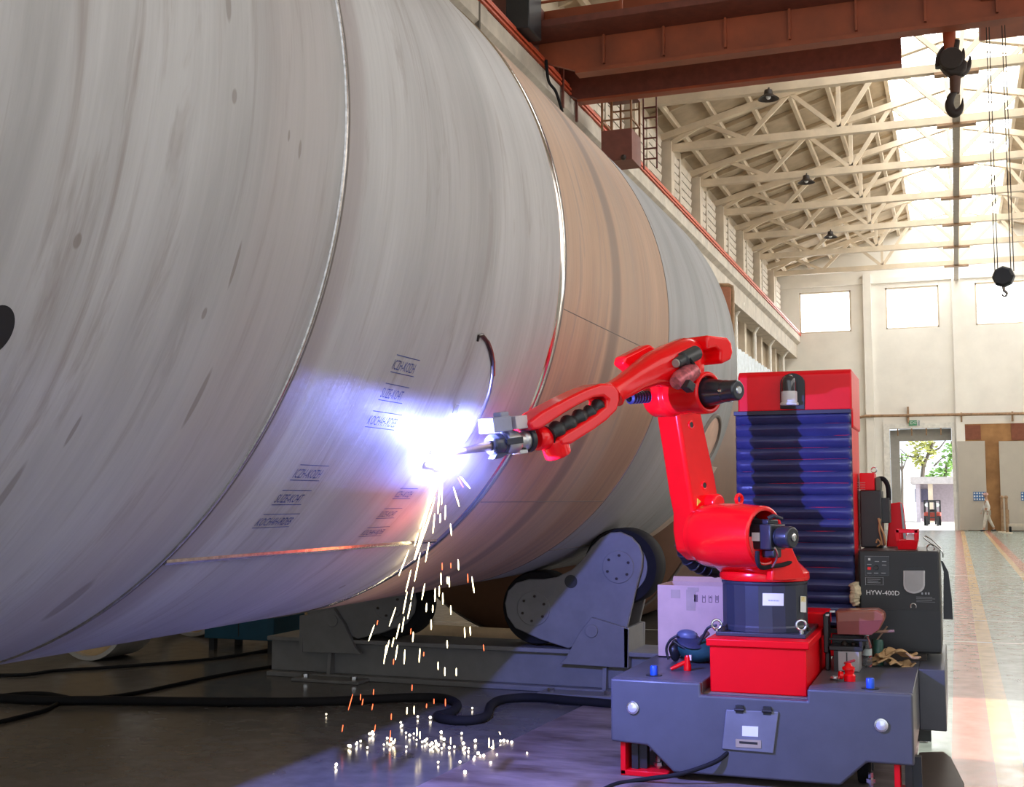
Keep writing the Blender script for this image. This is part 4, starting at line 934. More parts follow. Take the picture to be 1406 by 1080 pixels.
MB().lathe([(0, 0), (.05, 0), (.058, .02), (.058, .07), (.05, .08), (0, .08)], w0, ax, 32).build('wrist_flange', RED, rob, bevel=.003)
w2 = AP(724, 603.5, 0)
MB().lathe([(0, -.015), (.060, -.015), (.060, .010), (0, .010)], w2, ax, 32).build('flange_ring', BLK, rob, bevel=.003)
uw = S.cross(ax); uw = uw if uw.z > 0 else -uw; RT3 = Matrix((ax, S, uw)).transposed()
tool = MB().lathe([(0, .0), (.048, .0), (.048, .02), (.040, .03), (.040, .055), (.050, .06), (.056, .075), (.056, .13), (.050, .14), (0, .14)], AP(722, 604, 0), ax, 36).build('tool_coupling', ALU, rob, bevel=.003)
MB().box(AP(706, 605, .05), (.10, .02, .03), RT3).build('coupling_slot', BLK, tool, bevel=.003)
MB().box(AP(707, 580, 0), (.075, .10, .062), RT3).build('sensor_block', mat('pale_anodised_block', (.58, .50, .50), .5, .3), tool, bevel=.004)
MB().box(AP(680, 583, 0), (.115, .11, .07), RT3).box(AP(688, 570, 0), (.05, .06, .03), RT3).build('sensor_body', mat('grey_sensor', (.30, .30, .33), .5), tool, bevel=.006)
MB().box(AP(714, 620, 0), (.05, .06, .02), RT3).build('clamp', ALU, tool, bevel=.003)
MB().lathe([(0, 0), (.046, 0), (.050, .01), (.050, .06), (.042, .07), (0, .07)], AP(688, 609, 0), ax, 32).build('torch_body', BLKM, rob, bevel=.004)
tp = [AP(672, 612, 0), AP(655, 615, 0), AP(640, 618, 0), TIP + (AP(640, 618, 0) - TIP).normalized() * .06]
MB().tube(tp, [.024, .020, .016, .010], 16).build('torch_nozzle', mat('torch_brass', (.40, .28, .2), .35, .9), rob)
MB().prism([AP(u, v, .03) for u, v in ((684, 620), (690, 621), (700, 622), (688, 629), (679, 630))], S * -.05).build('torch_clip', BLK, rob, bevel=.003)
# big umbilical behind the shoulder
c = spline([AP(u, v, -.42) for u, v in ((944, 716), (938, 735), (938, 752), (946, 767), (958, 776), (972, 781), (990, 783))] , 8)
o = MB().tube(c, .042, 14).build('umbilical_hose', RUB, rob)
m = MB()
for i in range(4, len(c) - 3, 5):
    d = (c[i + 1] - c[i - 1]).normalized(); m.torus(c[i], d, .041, .006, 16, 6)
m.build('hose_rib', BLKM, o)
MB().tube(spline([AP(u, v, -.34) for u, v in ((948, 720), (944, 738), (947, 753), (955, 764), (968, 772), (985, 776))], 8), .018, 8).build('cable_sheath', mat('lilac_grey_sheath', (.35, .35, .42), .5), rob)
# ================================================================== LIFT CABINET
cx0, cx1, cy0, cy1 = -1.315, -.606, 7.80, 8.42
cab = thing('lift_cabinet', 'tall red cabinet with a dark blue pleated bellows front and a smoked beacon', 'cabinet', ((cx0 + cx1) / 2, 8.1, ZT))
MB().bb(cx0 + .02, cx1, cy0 + .0, cy1, ZT + .002, 2.0).build('housing', REDM, cab, bevel=.008)
m = MB(); m.prism([(cx0 + .012, cy0 - .05, 2.055), (cx0 + .012, cy0 - .035, 2.29), (cx0 + .012, cy0 + .0, 2.318), (cx0 + .012, cy1, 2.318), (cx0 + .012, cy1, 1.95), (cx0 + .012, cy0 + .03, 1.95), (cx0 + .012, cy0 + .03, 2.055)], (cx1 - cx0, 0, 0))
hd = m.build('header', REDM, cab, bevel=.012, seg=3)
npl = 18; z0, z1 = .70, 2.052; pr = []
for i in range(npl):
    za = z1 - (z1 - z0) * i / npl; h = (z1 - z0) / npl
    pr += [(cy0 + .0, za), (cy0 - .045, za - h * .28), (cy0 - .050, za - h * .45), (cy0 - .040, za - h * .62), (cy0 - .004, za - h * .97)]
xs = [cx0 - .012, cx0 + .0, cx0 + .03, cx0 + .25, cx0 + .5, cx1 - .03, cx1 - .008, cx1 + .004]
vs = []; fs = []
for j, x in enumerate(xs):
    e = 1 if 1 < j < len(xs) - 2 else (.75 if j in (1, len(xs) - 2) else .2)
    for y, z in pr: vs.append((x, cy0 + (y - cy0) * e + random.uniform(-.002, .002), z + random.uniform(-.003, .003)))
k = len(pr)
for j in range(len(xs) - 1): fs += [(j * k + i, (j + 1) * k + i, (j + 1) * k + i + 1, j * k + i + 1) for i in range(k - 1)]
MB().add(vs, fs).build('bellows', mat('navy_bellows_cloth', (.05, .055, .16), .32, bump=.25, bscale=30, var=.15), cab, smooth=50, solid=.004)
MB().bb(cx0 - .01, cx1 + .004, cy0 - .012, cy0 - .001, .672, .70).build('bellows_rail', BLK, cab, smooth=0)
MB().bb(cx0 - .015, cx1 + .004, cy0 - .056, cy0 - .03, 2.035, 2.062).build('top_clamp', mat('navy_clamp', (.02, .02, .045), .4), cab, bevel=.003)
# beacon in its arched recess
def H(u, v): return on(u, v, 'y', cy0 - .056)
ar = [H(1071, 561), H(1071, 527)] + [H(1088 - 17 * math.cos(t), 526 - 14 * math.sin(t)) for t in (PI * i / 10 for i in range(1, 10))] + [H(1105, 527), H(1105, 562)]
rc = MB().prism(ar, (0, .03, 0)).build('beacon_recess', BLK, cab, bevel=.004)
q = H(1085, 557) + V((0, -.04, 0))
bc = MB().lathe([(0, 0), (.058, 0), (.058, .014), (.048, .022), (.05, .03), (.05, .085), (.046, .09), (0, .09)], q, Z, 32).build('beacon_base', mat('grey_white_beacon_base', (.62, .62, .62), .4), cab, bevel=.002)
MB().lathe([(.047, .088), (.047, .14), (.040, .17), (.024, .188), (0, .194)], q, Z, 32).build('beacon_dome', GLASSD, bc)
tag(MB().tube(spline([(cx1 - .005, cy0 - .075, .99), (cx1 + .01, cy0 - .075, .94), (cx1 + .0, cy0 - .075, .89), (cx1 + .015, cy0 - .072, .85)], 4), [.02, .035, .028, .034, .03, .036, .03, .034, .028, .032, .024, .026, .012], 8).build('rag', mat('cream_rag', (.62, .52, .34), .9, bump=.5, var=.3, scale=30)), 'crumpled cream rag stuffed between the cabinet and the black welding machine', 'rag')
# ================================================================== WELDING POWER SOURCE
wx0, wx1, wy, wz = -.578, -.108, 7.75, 1.187
WB = mat('machine_black', (.022, .022, .024), .45, var=.1)
wd = thing('welding_machine', 'black welding machine marked HYW-400D standing on the cart beside the cabinet', 'welding machine', ((wx0 + wx1) / 2, 8.05, ZT))
MB().bb(wx0, wx1, wy, wy + .75, ZT + .05, wz).build('case', WB, wd, bevel=.012, seg=3)
MB().bb(wx0 + .004, wx1 - .004, wy - .006, wy, .60, .83).build('lower_grille', BLK, wd, smooth=0)
MB().bb(wx0 + .02, wx1 - .09, wy + .02, wy + .7, ZT + .001, ZT + .05).build('skid', FSTEEL, wd, smooth=0)
def Q(u, v, d=.004): return on(u, v, 'y', wy - d)
def rectpx(mb, u0, v0, u1, v1, d=.004, t=.003):
    a, b = Q(u0, v0, d), Q(u1, v1, d); mb.bb(a.x, b.x, wy - d, wy - d + t, b.z, a.z)
def framepx(mb, u0, v0, u1, v1, w=1):
    rectpx(mb, u0, v0, u1, v0 + w); rectpx(mb, u0, v1 - w, u1, v1); rectpx(mb, u0, v0, u0 + w, v1); rectpx(mb, u1 - w, v0, u1, v1)
pn = MB(); rectpx(pn, 1187, 763, 1221, 790, .003); pn = pn.build('control_panel', mat('panel_dark', (.02, .021, .028), .3), wd, smooth=0)
m = MB(); framepx(m, 1187.5, 763, 1220.5, 790, .8); framepx(m, 1188, 792, 1213, 803, .8)
for u, v in ((1211, 770), (1211, 775), (1190.5, 774), (1190.5, 786), (1200, 786), (1210, 786), (1201, 770)): rectpx(m, u, v, u + 6, v + 1)
for k in range(3): rectpx(m, 1191, 794.5 + 2.4 * k, 1209 - 3 * (k % 2), 795.4 + 2.4 * k)
m.build('panel_print', GREY, pn, smooth=0)
m = MB(); rectpx(m, 1191, 778, 1196, 782, .008, .006); m.build('red_switch', RED, pn, bevel=.001)
m = MB(); rectpx(m, 1192, 766, 1195, 769, .008, .006); m.build('pilot_lamp', WHITE, pn, smooth=0)
q = Q(1203, 779, .004); MB().lathe([(0, .014), (.013, .014), (.015, 0), (0, 0)], q, (0, -1, 0), 20).build('dial', BLK, pn)
m = MB(); a = Q(1189, 816); txt('HYW-400D', .040, (a.x, wy - .003, a.z), (1, 0, 0), (0, 0, 1), m)
o = m.build('model_lettering', WHITE, wd, smooth=0)
uo = [(1240, 783), (1270, 783), (1270, 803)] + [(1255 + 15 * math.cos(t), 803 + 12 * math.sin(t)) for t in (PI * i / 8 for i in range(1, 8))] + [(1240, 803)]
ui = [(1242.5, 783), (1267.5, 783), (1267.5, 802)] + [(1255 + 12.5 * math.cos(t), 802 + 10 * math.sin(t)) for t in (PI * i / 8 for i in range(1, 8))] + [(1242.5, 802)]
o = MB().prism([Q(u, v, .012) for u, v in uo], (0, .012, 0)).build('handle_cup', mat('pale_grey_cup', (.55, .54, .54), .45), wd, bevel=.004)
MB().prism([Q(u, v, .014) for u, v in ui], (0, .003, 0)).build('cup_inside', mat('cup_inner', (.42, .41, .41), .5), o, bevel=.001)
MB().prism([Q(u, v, .008) for u, v in ((1241, 783), (1244, 778), (1266, 778), (1269, 783))], (0, .006, 0)).build('cup_opening', BLK, o, smooth=0)
m = MB()
for k in range(4): rectpx(m, 1258, 819 + 2.2 * k, 1280 + 4 * (k % 2), 820 + 2.2 * k)
for u in (1265, 1270, 1274): rectpx(m, u, 813, u + 2.4, 816)
rectpx(m, 1217, 838.5, 1232, 839.2); rectpx(m, 1240, 838.8, 1278, 839.4)
m.build('small_print', GREY, wd, smooth=0)
q = Q(1254, 832, .004); MB().torus(q, (0, 1, 0), .016, .004, 16, 6, -.6, 3.7).build('cable_eye', ALU, wd)
m = MB(); pts = [on(1293, 770, 'y', wy + .1), on(1299, 785, 'y', wy + .1), on(1301, 820, 'y', wy + .1), on(1302, 850, 'y', wy + .1)]
m.rings([[p + V((-w, 0, 0)), p + V((w, .0, 0)), p + V((w, .02, 0)), p + V((-w, .02, 0))] for p, w in zip(pts, (.006, .014, .024, .028))]); m.build('strap', BLK, wd, bevel=.002)
# wire hook on top
m = MB(); c = spline([on(u, v, 'y', wy + .12) for u, v in ((1268, 737), (1276, 744), (1288, 752), (1294, 758), (1295, 765))], 5); m.tube(c, .005, 6)
c = spline([on(u, v, 'y', wy + .2) for u, v in ((1270, 735), (1280, 741), (1292, 752))], 5); m.tube(c, .005, 6); m.torus(on(1278, 752, 'y', wy + .15), (.1, 1, 0), .022, .005, 20, 6)
m.build('wire_bracket', STEEL, wd)
# red tool basket on the machine
ty = wy + .16
def K(u, v, y=ty): return on(u, v, 'y', y)
bs = thing('tool_basket', 'open red plastic basket on top of the black welding machine', 'basket', (K(1246, 757).x, ty + .09, wz))
a, b = K(1230, 740), K(1261, 757); zb = wz + .002
zt_ = K(1246, 727).z; zm = K(1246, 741).z; dx = .012
m = MB()
def frust(mb, x0, x1, y0, y1, za, x2, x3, y2, y3, zb): mb.add([(x0, y0, za), (x1, y0, za), (x1, y1, za), (x0, y1, za), (x2, y2, zb), (x3, y2, zb), (x3, y3, zb), (x2, y3, zb)], [(3, 2, 1, 0), (0, 1, 5, 4), (1, 2, 6, 5), (2, 3, 7, 6), (3, 0, 4, 7)])
frust(m, a.x + dx, b.x - dx, ty, ty + .16, zb, a.x, b.x, ty - .01, ty + .17, zm)
m.build('tub', REDM, bs, solid=.006, smooth=0)
m = MB()
for x in (a.x, b.x - .022): m.bb(x, x + .022, ty - .012, ty + .0, zm - .01, zt_); m.bb(x, x + .022, ty + .16, ty + .172, zm - .01, zt_)
m.bb(a.x, b.x, ty - .012, ty + .0, zt_ - .02, zt_); m.bb(a.x, b.x, ty + .16, ty + .172, zt_ - .02, zt_); m.bb(a.x, a.x + .014, ty, ty + .16, zt_ - .02, zt_); m.bb(b.x - .014, b.x, ty, ty + .16, zt_ - .02, zt_)
m.build('rim_frame', REDM, bs, bevel=.003)
q = V((b.x - .045, ty + .06, zm + .012)); tag(MB().cyl(q - V((0, .03, 0)), q + V((0, .05, 0)), .028, seg=24).build('paper_roll', WHITE, bevel=.003), 'white paper roll lying in the red basket', 'paper roll')
q = V((a.x + .06, ty + .07, zm - .02)); tag(MB().tube([q + V((-.02, 0, -.03)), q, q + V((.06, .02, .025))], [.012, .016, .012], 10).build('grease_tube', BLK), 'small black tube poking up inside the red basket', 'tube')
# wire feeder behind
yw = wy + .42
fd = thing('wire_feeder', 'black wire feeder with a red box and curved hose standing behind the red basket', 'wire feeder', (K(1200, 750, yw).x, yw + .1, wz))
def bpx(name, u0, v0, u1, v1, y, d, m, par, bev=.005, zb=None):
    a, b = on(u0, v0, 'y', y), on(u1, v1, 'y', y)
    return MB().bb(a.x, b.x, y, y + d, b.z if zb is None else zb, a.z).build(name, m, par, bevel=bev)
bpx('body', 1180, 673, 1212, 751, yw, .25, WB, fd, .008, wz + .001)
bpx('side_box', 1205, 683, 1222, 718, yw + .02, .2, WB, fd, .006)
o = bpx('red_box', 1180, 649, 1201, 673, yw + .03, .2, REDM, fd, .006)
m = MB()
for k in range(4): 
    a, b = on(1177, 662 + 3 * k, 'y', yw + .028), on(1188, 663 + 3 * k, 'y', yw + .028); m.bb(a.x, b.x, a.y, a.y + .003, b.z, a.z)
m.build('louvre', mat('pink_slit', (.6, .2, .2), .5), o, smooth=0)
q = on(1200, 645, 'y', yw + .1); MB().torus(q, (.3, 1, 0), .018, .004, 16, 6).build('lifting_eye', STEEL, o)
bpx('reel_hub', 1201, 655, 1210, 676, yw + .04, .15, mat('olive_grey_hub', (.12, .12, .09), .6), fd, .01)
MB().tube(spline([on(u, v, 'y', yw + .06) for u, v in ((1204, 658), (1212, 657), (1218, 664), (1220, 676), (1220, 686))]), .016, 10).build('feed_hose', RUB, fd)
for k, (pts, r) in enumerate((([(1206, 711), (1209, 722), (1214, 735), (1216, 748)], .007), ([(1209, 712), (1207, 725), (1210, 740), (1211, 748)], .006), ([(1203, 745), (1205, 740), (1209, 746), (1204, 750)], .005))):
    MB().tube(spline([on(u, v, 'y', yw - .03) for u, v in pts], 5), r, 6).build('copper_lead', mat('copper_lead', (.45, .28, .13), .5), fd)
# leaning red panel
m = MB(); yy = yw + .28
m.prism([on(u, v, 'y', yy) for u, v in ((1217, 752), (1222, 691), (1236, 689), (1240, 692), (1247, 752))], (0, .05, 0))
o = m.build('cover_panel', REDM, bevel=.008); tag(o, 'tall red sheet cover leaning upright behind the red basket', 'cover')
z = min(v.co.z for v in o.data.vertices)
m = MB().prism([on(u, v, 'y', yy - .004) for u, v in ((1236, 690), (1239, 692), (1246, 752), (1242, 752))], (0, .006, 0)); m.build('edge_strip', GREY, o, smooth=0)
# ================================================================== THINGS ON THE CART BED
# carton
bx0, bx1, by0, by1, bz = -1.765, -1.33, 7.42, 7.80, .968
cb = thing('cardboard_box', 'open pinkish cardboard box on the left rear of the cart', 'box', ((bx0 + bx1) / 2, 7.6, ZT))
m = MB(); t_ = .006
m.bb(bx0, bx1, by0, by0 + t_, ZT + .001, bz).bb(bx0, bx1, by1 - t_, by1, ZT + .001, bz).bb(bx0, bx0 + t_, by0 + t_, by1 - t_, ZT + .001, bz).bb(bx1 - t_, bx1, by0 + t_, by1 - t_, ZT + .001, bz).bb(bx0, bx1, by0, by1, ZT + .001, ZT + .008)
m.build('carton', CARD, cb, smooth=0)
MB().prism([(bx0 + .01, by1, bz), (bx1 - .01, by1, bz), (bx1 - .01, by1 + .03, bz + .03), (bx0 + .01, by1 + .03, bz + .03)], (0, .005, 0)).build('flap', CARD, cb, smooth=0)
def bq(mb, u0, v0, u1, v1, d=.002): 
    a, b = on(u0, v0, 'y', by0 - d), on(u1, v1, 'y', by0 - d); mb.bb(a.x, b.x, by0 - d, by0 - d + .0015, b.z, a.z)
m = MB(); bq(m, 921, 809, 934, 821); bq(m, 942, 809, 955, 838); bq(m, 944, 806, 959, 812, .003); m.build('tape_strip', TAPE, cb, smooth=0)
CINK = mat('carton_ink', (.16, .10, .10), .7)
m = MB(); bq(m, 953, 816, 958, 826); m.build('printed_block', CINK, cb, smooth=0)
for u in (964, 973, 982):
    m = MB(); bq(m, u, 817, u + .8, 826); bq(m, u + 4, 817, u + 4.8, 826); bq(m, u, 826, u + 4.8, 826.8)
    a = on(u + 2.4, 818, 'y', by0 - .002); m.prism([a + V((-.008, 0, -.012)), a + V((.008, 0, -.012)), a], (0, .001, 0)) if u < 980 else bq(m, u + 1.5, 818, u + 3.2, 824)
    m.build('printed_symbol', CINK, cb, smooth=0)

# tool bag
def blob(name, c, r, sc, m, lab=None, cat=None, parent=None, amp=.12, f=3):
    mb = MB(); mb.ball(c, r, 24, sc); c = V(c); ph = [random.uniform(0, 6) for _ in range(6)]
    for v in mb.v:
        d = v - c; k = 1 + amp * (math.sin(f * d.x / r + ph[0]) * math.sin(f * d.y / r + ph[1]) + .6 * math.sin(2 * f * d.z / r + ph[2] + d.x * 9))
        v.x, v.y, v.z = c + d * k
    o = mb.build(name, m, parent, smooth=80); return tag(o, lab, cat) if lab else o
q = on(950, 910, 'z', ZT + .01)
bg = thing('tool_bag', 'slumped teal canvas bag with black straps lying by the cardboard box', 'bag', (q.x, q.y + .12, ZT))
blob('bag_body', (q.x + .02, q.y + .12, ZT + .075), .13, (1.15, .85, .58), TEAL, parent=bg)
blob('side_pocket', (q.x - .125, q.y + .1, ZT + .07), .07, (.55, .8, .95), BLK, parent=bg)
for pts in (((931, 872), (921, 878), (915, 890), (918, 905)), ((925, 880), (935, 887), (950, 893), (958, 886)), ((955, 892), (963, 878), (972, 862), (984, 858))):
    MB().tube(spline([on(u, v, 'y', q.y + .02) for u, v in pts], 5), .008, 8).build('strap', BLK, bg)
g = on(943, 873, 'y', q.y + .08)
gg = thing('cloth_cap', 'crumpled blue-grey cap resting on top of the teal bag', 'cap', g - V((0, 0, .04)))
blob('crown', g, .055, (1.25, .8, .72), mat('blue_grey_cloth', (.10, .12, .22), .35), parent=gg, amp=.05)
MB().lathe([(0, .012), (.05, .008), (.085, -.004), (.088, -.008), (.05, .002), (0, .004)], g + V((.035, -.03, -.02)), (.25, -.35, 1), 24).build('brim', mat('navy_brim', (.03, .035, .08), .6), gg)
MB().box(on(968, 872, 'y', q.y + .1), (.06, .03, .03), _rot('Y', -40)).build('handle', mat('brown_grip', (.14, .06, .04), .6), bg, bevel=.008)
# red clamp, left
q = on(943, 921, 'z', ZT)
t = thing('red_clamp', 'small red angled fitting with a white tip beside the left blue plug', 'clamp', q)
MB().lathe([(0, 0), (.022, 0), (.022, .03), (.016, .045), (.018, .07), (.012, .085), (0, .085)], q + V((0, .02, .001)), Z, 20).build('body', RED, t)
MB().tube([on(940, 909, 'y', q.y + .02), on(930, 914, 'y', q.y), on(921, 918, 'y', q.y - .01)], [.012, .013, .010], 12).build('lever', RED, t)
MB().cyl(on(948, 906, 'y', q.y + .02), on(948, 899, 'y', q.y + .02), .007, seg=12).build('tip', WHITE, t)
# red nozzle, right
q = on(1166, 936, 'z', ZT)
t = thing('red_valve', 'red plastic valve standing upright in front of the grey tin', 'valve', q)
MB().lathe([(0, 0), (.030, 0), (.032, .03), (.024, .04), (.026, .055), (.018, .06), (0, .062)], q + V((0, .03, .001)), Z, 24).build('body', RED, t)
MB().lathe([(.022, .055), (.034, .062), (.034, .074), (.02, .082), (.012, .098), (0, .10)], q + V((-.004, .03, 0)), Z, 20).build('bonnet', RED, t)
MB().lathe([(0, 0), (.022, 0), (.022, .02), (0, .02)], q + V((-.035, .02, .03)), (-1, -.3, .1), 16).build('side_port', RED, t)
MB().box(q + V((.002, .03, .103)), (.062, .016, .012), _rot('Y', -18)).build('handle', mat('dark_red_handle', (.35, .01, .015), .4), t, bevel=.004)
q = on(1146, 934, 'z', ZT); tag(MB().torus(q + V((0, .02, .012)), (0, 0, 1), .016, .009, 16, 8).build('steel_nut', ALU), 'small dull steel ring beside the red plastic valve', 'ring')
# grey tin with black frame
a, b = on(1146, 922, 'z', ZT), on(1180, 924, 'z', ZT); yt = a.y + .02
tn = thing('grey_tin', 'grey panelled tin with a black lid frame on the right of the pedestal', 'tin', ((a.x + b.x) / 2, yt + .1, ZT))
zt_ = on(1160, 893, 'y', yt).z
MB().bb(a.x, b.x, yt, yt + .18, ZT + .001, zt_).build('body', mat('grey_tin_sheet', (.40, .38, .38), .4, .5), tn, bevel=.006)
MB().bb((a.x + b.x) / 2 - .004, (a.x + b.x) / 2 + .002, yt - .003, yt, ZT + .02, zt_ - .01).bb(a.x - .004, a.x + .02, yt - .003, yt + .02, ZT + .001, zt_).build('seam', BLK, tn, smooth=0)
zl = on(1160, 876, 'y', yt).z
m = MB().bb(a.x - .03, b.x + .02, yt - .01, yt + .2, zt_, zt_ + .025); m.bb(a.x - .03, b.x + .02, yt + .17, yt + .2, zt_, zl); m.bb(a.x - .03, b.x + .05, yt - .01, yt + .012, zl - .012, zl); m.bb(b.x, b.x + .02, yt, yt + .2, zt_, zl)
m.build('lid_frame', BLK, tn, bevel=.004)
MB().ball((a.x + .05, yt + .06, zt_ + .03), .02, 10).ball((a.x + .1, yt + .08, zt_ + .028), .016, 10).build('lid_knob', FSTEEL, tn)
za = on(1135, 843, 'y', yt).z
MB().bb(a.x - .060, a.x - .032, yt + .0, yt + .15, ZT + .1, za).bb(a.x - .055, a.x - .032, yt + .02, yt + .13, ZT + .001, ZT + .1).build('post', BLK, tn, bevel=.006)
q = on(1143, 839, 'y', yt + .02); MB().box(q, (.03, .03, .012)).box(on(1136, 844, 'y', yt), (.02, .02, .012)).build('post_clip', ALU, tn, bevel=.002)
# brown tray
yt2 = yt + .03
pts = [on(u, v, 'y', yt2) for u, v in ((1147, 838), (1204, 837), (1213, 842), (1215, 850), (1207, 865), (1196, 872), (1149, 871))]
tr = MB().prism(pts, (0, .17, 0)).build('scoop_tray', mat('brown_red_enamel', (.30, .075, .045), .3, coat=.3, var=.15), bevel=.012, seg=3)
tag(tr, 'brown-red enamelled scoop held above the grey tin', 'scoop')
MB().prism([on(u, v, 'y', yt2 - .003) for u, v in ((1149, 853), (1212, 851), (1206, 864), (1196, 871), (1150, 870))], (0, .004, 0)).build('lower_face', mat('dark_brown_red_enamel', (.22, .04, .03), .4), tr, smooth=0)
MB().tube([on(1190, 867, 'y', yt2 + .06), on(1208, 867, 'y', yt2 + .06), on(1228, 866, 'y', yt2 + .06)], .008, 8).build('handle', mat('brown_handle', (.30, .17, .12), .6), tr)
# bottle
q = on(1190, 916, 'z', ZT); q.y += .03
PET = bpy.data.materials.new('clear_plastic'); PET.use_nodes = True
pb = PET.node_tree.nodes['Principled BSDF']; pb.inputs['Transmission Weight'].default_value = .9; pb.inputs['Roughness'].default_value = .08; pb.inputs['IOR'].default_value = 1.2; pb.inputs['Base Color'].default_value = (.9, .92, .93, 1)
bt = thing('water_bottle', 'clear plastic water bottle with a white cap beside the grey tin', 'bottle', q)
MB().lathe([(0, .002), (.026, .002), (.030, .01), (.030, .05), (.027, .055), (.030, .06), (.030, .12), (.026, .145), (.014, .17), (.012, .185)], q, Z, 24).build('body', PET, bt)
MB().lathe([(.0305, .068), (.0305, .105)], q, Z, 24).build('label_band', mat('clear_label', (.5, .55, .52), .4), bt)
MB().lathe([(0, .205), (.016, .205), (.0165, .18), (.0, .18)], q, Z, 20).build('cap', WHITE, bt)
q2 = q + V((.055, .10, 0)); t = thing('green_can', 'small dark green can behind the water bottle', 'can', q2)
MB().lathe([(0, .001), (.034, .001), (.034, .14), (.028, .15), (0, .15)], q2, Z, 24).build('body', mat('dark_green_can', (.01, .07, .05), .4), t)
MB().tube([q2 + V((0, -.02, .148)), q2 + V((.03, -.02, .19)), q2 + V((.06, -.02, .23))], .005, 8).build('straw', mat('brass_straw', (.35, .25, .18), .4, .5), t)
# gloves
def glove(c, rz, lab, k0):
    """a limp leather glove: hand-shaped wavy sheet with folds"""
    t = thing('work_glove', lab, 'glove', c, 'leather work gloves'); R = _rot('Z', rz)
    fing = [((.035, -.040), (.098, -.056), .0125), ((.045, -.014), (.118, -.018), .013), ((.045, .012), (.116, .020), .013), ((.035, .036), (.092, .054), .0115), ((-.03, .045), (.03, .085), .014)]
    def inside(x, y):
        if (x + .005) ** 2 / .066 ** 2 + y ** 2 / .054 ** 2 < 1: return 'palm'
        if -.125 < x < -.03 and abs(y) < .042 + max(0, -x - .06) * .25: return 'cuff'
        for (ax, ay), (bx, by), r in fing:
            L = (bx - ax) ** 2 + (by - ay) ** 2; u = max(0, min(1, ((x - ax) * (bx - ax) + (y - ay) * (by - ay)) / L))
            if math.hypot(x - ax - u * (bx - ax), y - ay - u * (by - ay)) < r: return 'finger'
        return None
    st = .006; idx = {}; mbs = {'palm': MB(), 'finger': MB(), 'cuff': MB()}
    def h(x, y): return .020 + .012 * math.sin(38 * x + 22 * y + k0) + .009 * math.sin(64 * y - 30 * x + 2 * k0) + .010 * math.sin(20 * x + k0) - .10 * max(0, x - .03) ** 1.3
    for i in range(-22, 22):
        for j in range(-17, 18):
            kd = inside((i + .5) * st, (j + .5) * st)
            if kd:
                vs = [c + R @ V((x * st, y * st, max(.004, h(x * st, y * st)))) for x, y in ((i, j), (i + 1, j), (i + 1, j + 1), (i, j + 1))]
                mbs[kd].add(vs, [(0, 1, 2, 3)])
    for kd, m in (('palm', GLV), ('finger', GLV), ('cuff', GLV)):
        mbs[kd].build(kd + ('s' if kd == 'finger' else ''), m, t, smooth=80, solid=-.012, sub=1)
q = on(1225, 915, 'z', ZT)
glove(q + V((-.01, .03, .002)), 205, 'tan leather work glove lying lowest in front of the black welding machine', 0)
glove(q + V((.03, .03, .045)), 20, 'tan leather work glove crumpled on top of the other glove', 2)
# ================================================================== ARC, GLARE AND SPARKS
ARC = emis('arc_white', (.80, .84, 1.0), 30)
m = MB(); n = 28; vs = [cp(-33.5, 5.03, .004)]
for j in (1, 2, 3):
    for i in range(n):
        t = 2 * PI * i / n; k = (j / 3) * (1 + .12 * math.sin(5 * t + 1)); r = .075 * k
        vs.append(cp(-33.5 + math.degrees(r * math.sin(t) / TR_), 5.03 + r * 1.8 * math.cos(t), (.004, .004, .0035, .002)[j]))
fs = [(0, 1 + i, 1 + (i + 1) % n) for i in range(n)]
for j in (0, 1): fs += [(1 + j * n + i, 1 + j * n + n + i, 1 + j * n + n + (i + 1) % n, 1 + j * n + (i + 1) % n) for i in range(n)]
m.add(vs, fs); tag(m.build('welding_arc', ARC), 'blinding white-blue welding arc burning on the tank skin at the torch tip', 'welding arc')
def lamp(name, kind, loc, power, col, **k):
    l = bpy.data.lights.new(name, kind); l.energy = power; l.color = col
    for a, x in k.items(): setattr(l, a, x)
    o = bpy.data.objects.new(name, l); COL.objects.link(o); o.location = loc; return o
def spk0():
    p = on(600, 745, 'y', 5.15); return V((p.x, p.y, p.z))
LP = cp(-32.6, 5.03, .014)
lamp('arc_light', 'POINT', LP, ARCW, (.22, .27, 1.0), shadow_soft_size=.005)
lamp('spark_light', 'POINT', spk0(), SPARKW, (1.0, .16, .06), shadow_soft_size=.08)
# lens glare around the arc, built as a thin scatter volume
vm = bpy.data.materials.new('arc_glare'); vm.use_nodes = True; nt = vm.node_tree; nt.nodes.remove(nt.nodes['Principled BSDF'])
out = nt.nodes['Material Output']; sc = nt.nodes.new('ShaderNodeVolumeScatter'); sc.inputs['Color'].default_value = (.9, .92, 1, 1)
ge = N(nt, 'ShaderNodeNewGeometry').outputs['Position']
vd = N(nt, 'ShaderNodeVectorMath', operation='DISTANCE'); nt.links.new(ge, vd.inputs[0]); FC = LP + V((.03, -.05, -.02)); vd.inputs[1].default_value = FC
FR = .60
d = mth(nt, 'MAXIMUM', mth(nt, 'SUBTRACT', 1.0, mth(nt, 'DIVIDE', vd.outputs['Value'], FR)), 0.)
nt.links.new(mth(nt, 'MULTIPLY', mth(nt, 'POWER', d, 3.0), GLARE), sc.inputs['Density']); nt.links.new(sc.outputs[0], out.inputs['Volume'])
o = MB().ball(FC, FR, 24).build('arc_glare', vm); tag(o, 'bluish lens glare around the arc built as a thin haze', 'glare', None, 'stuff')
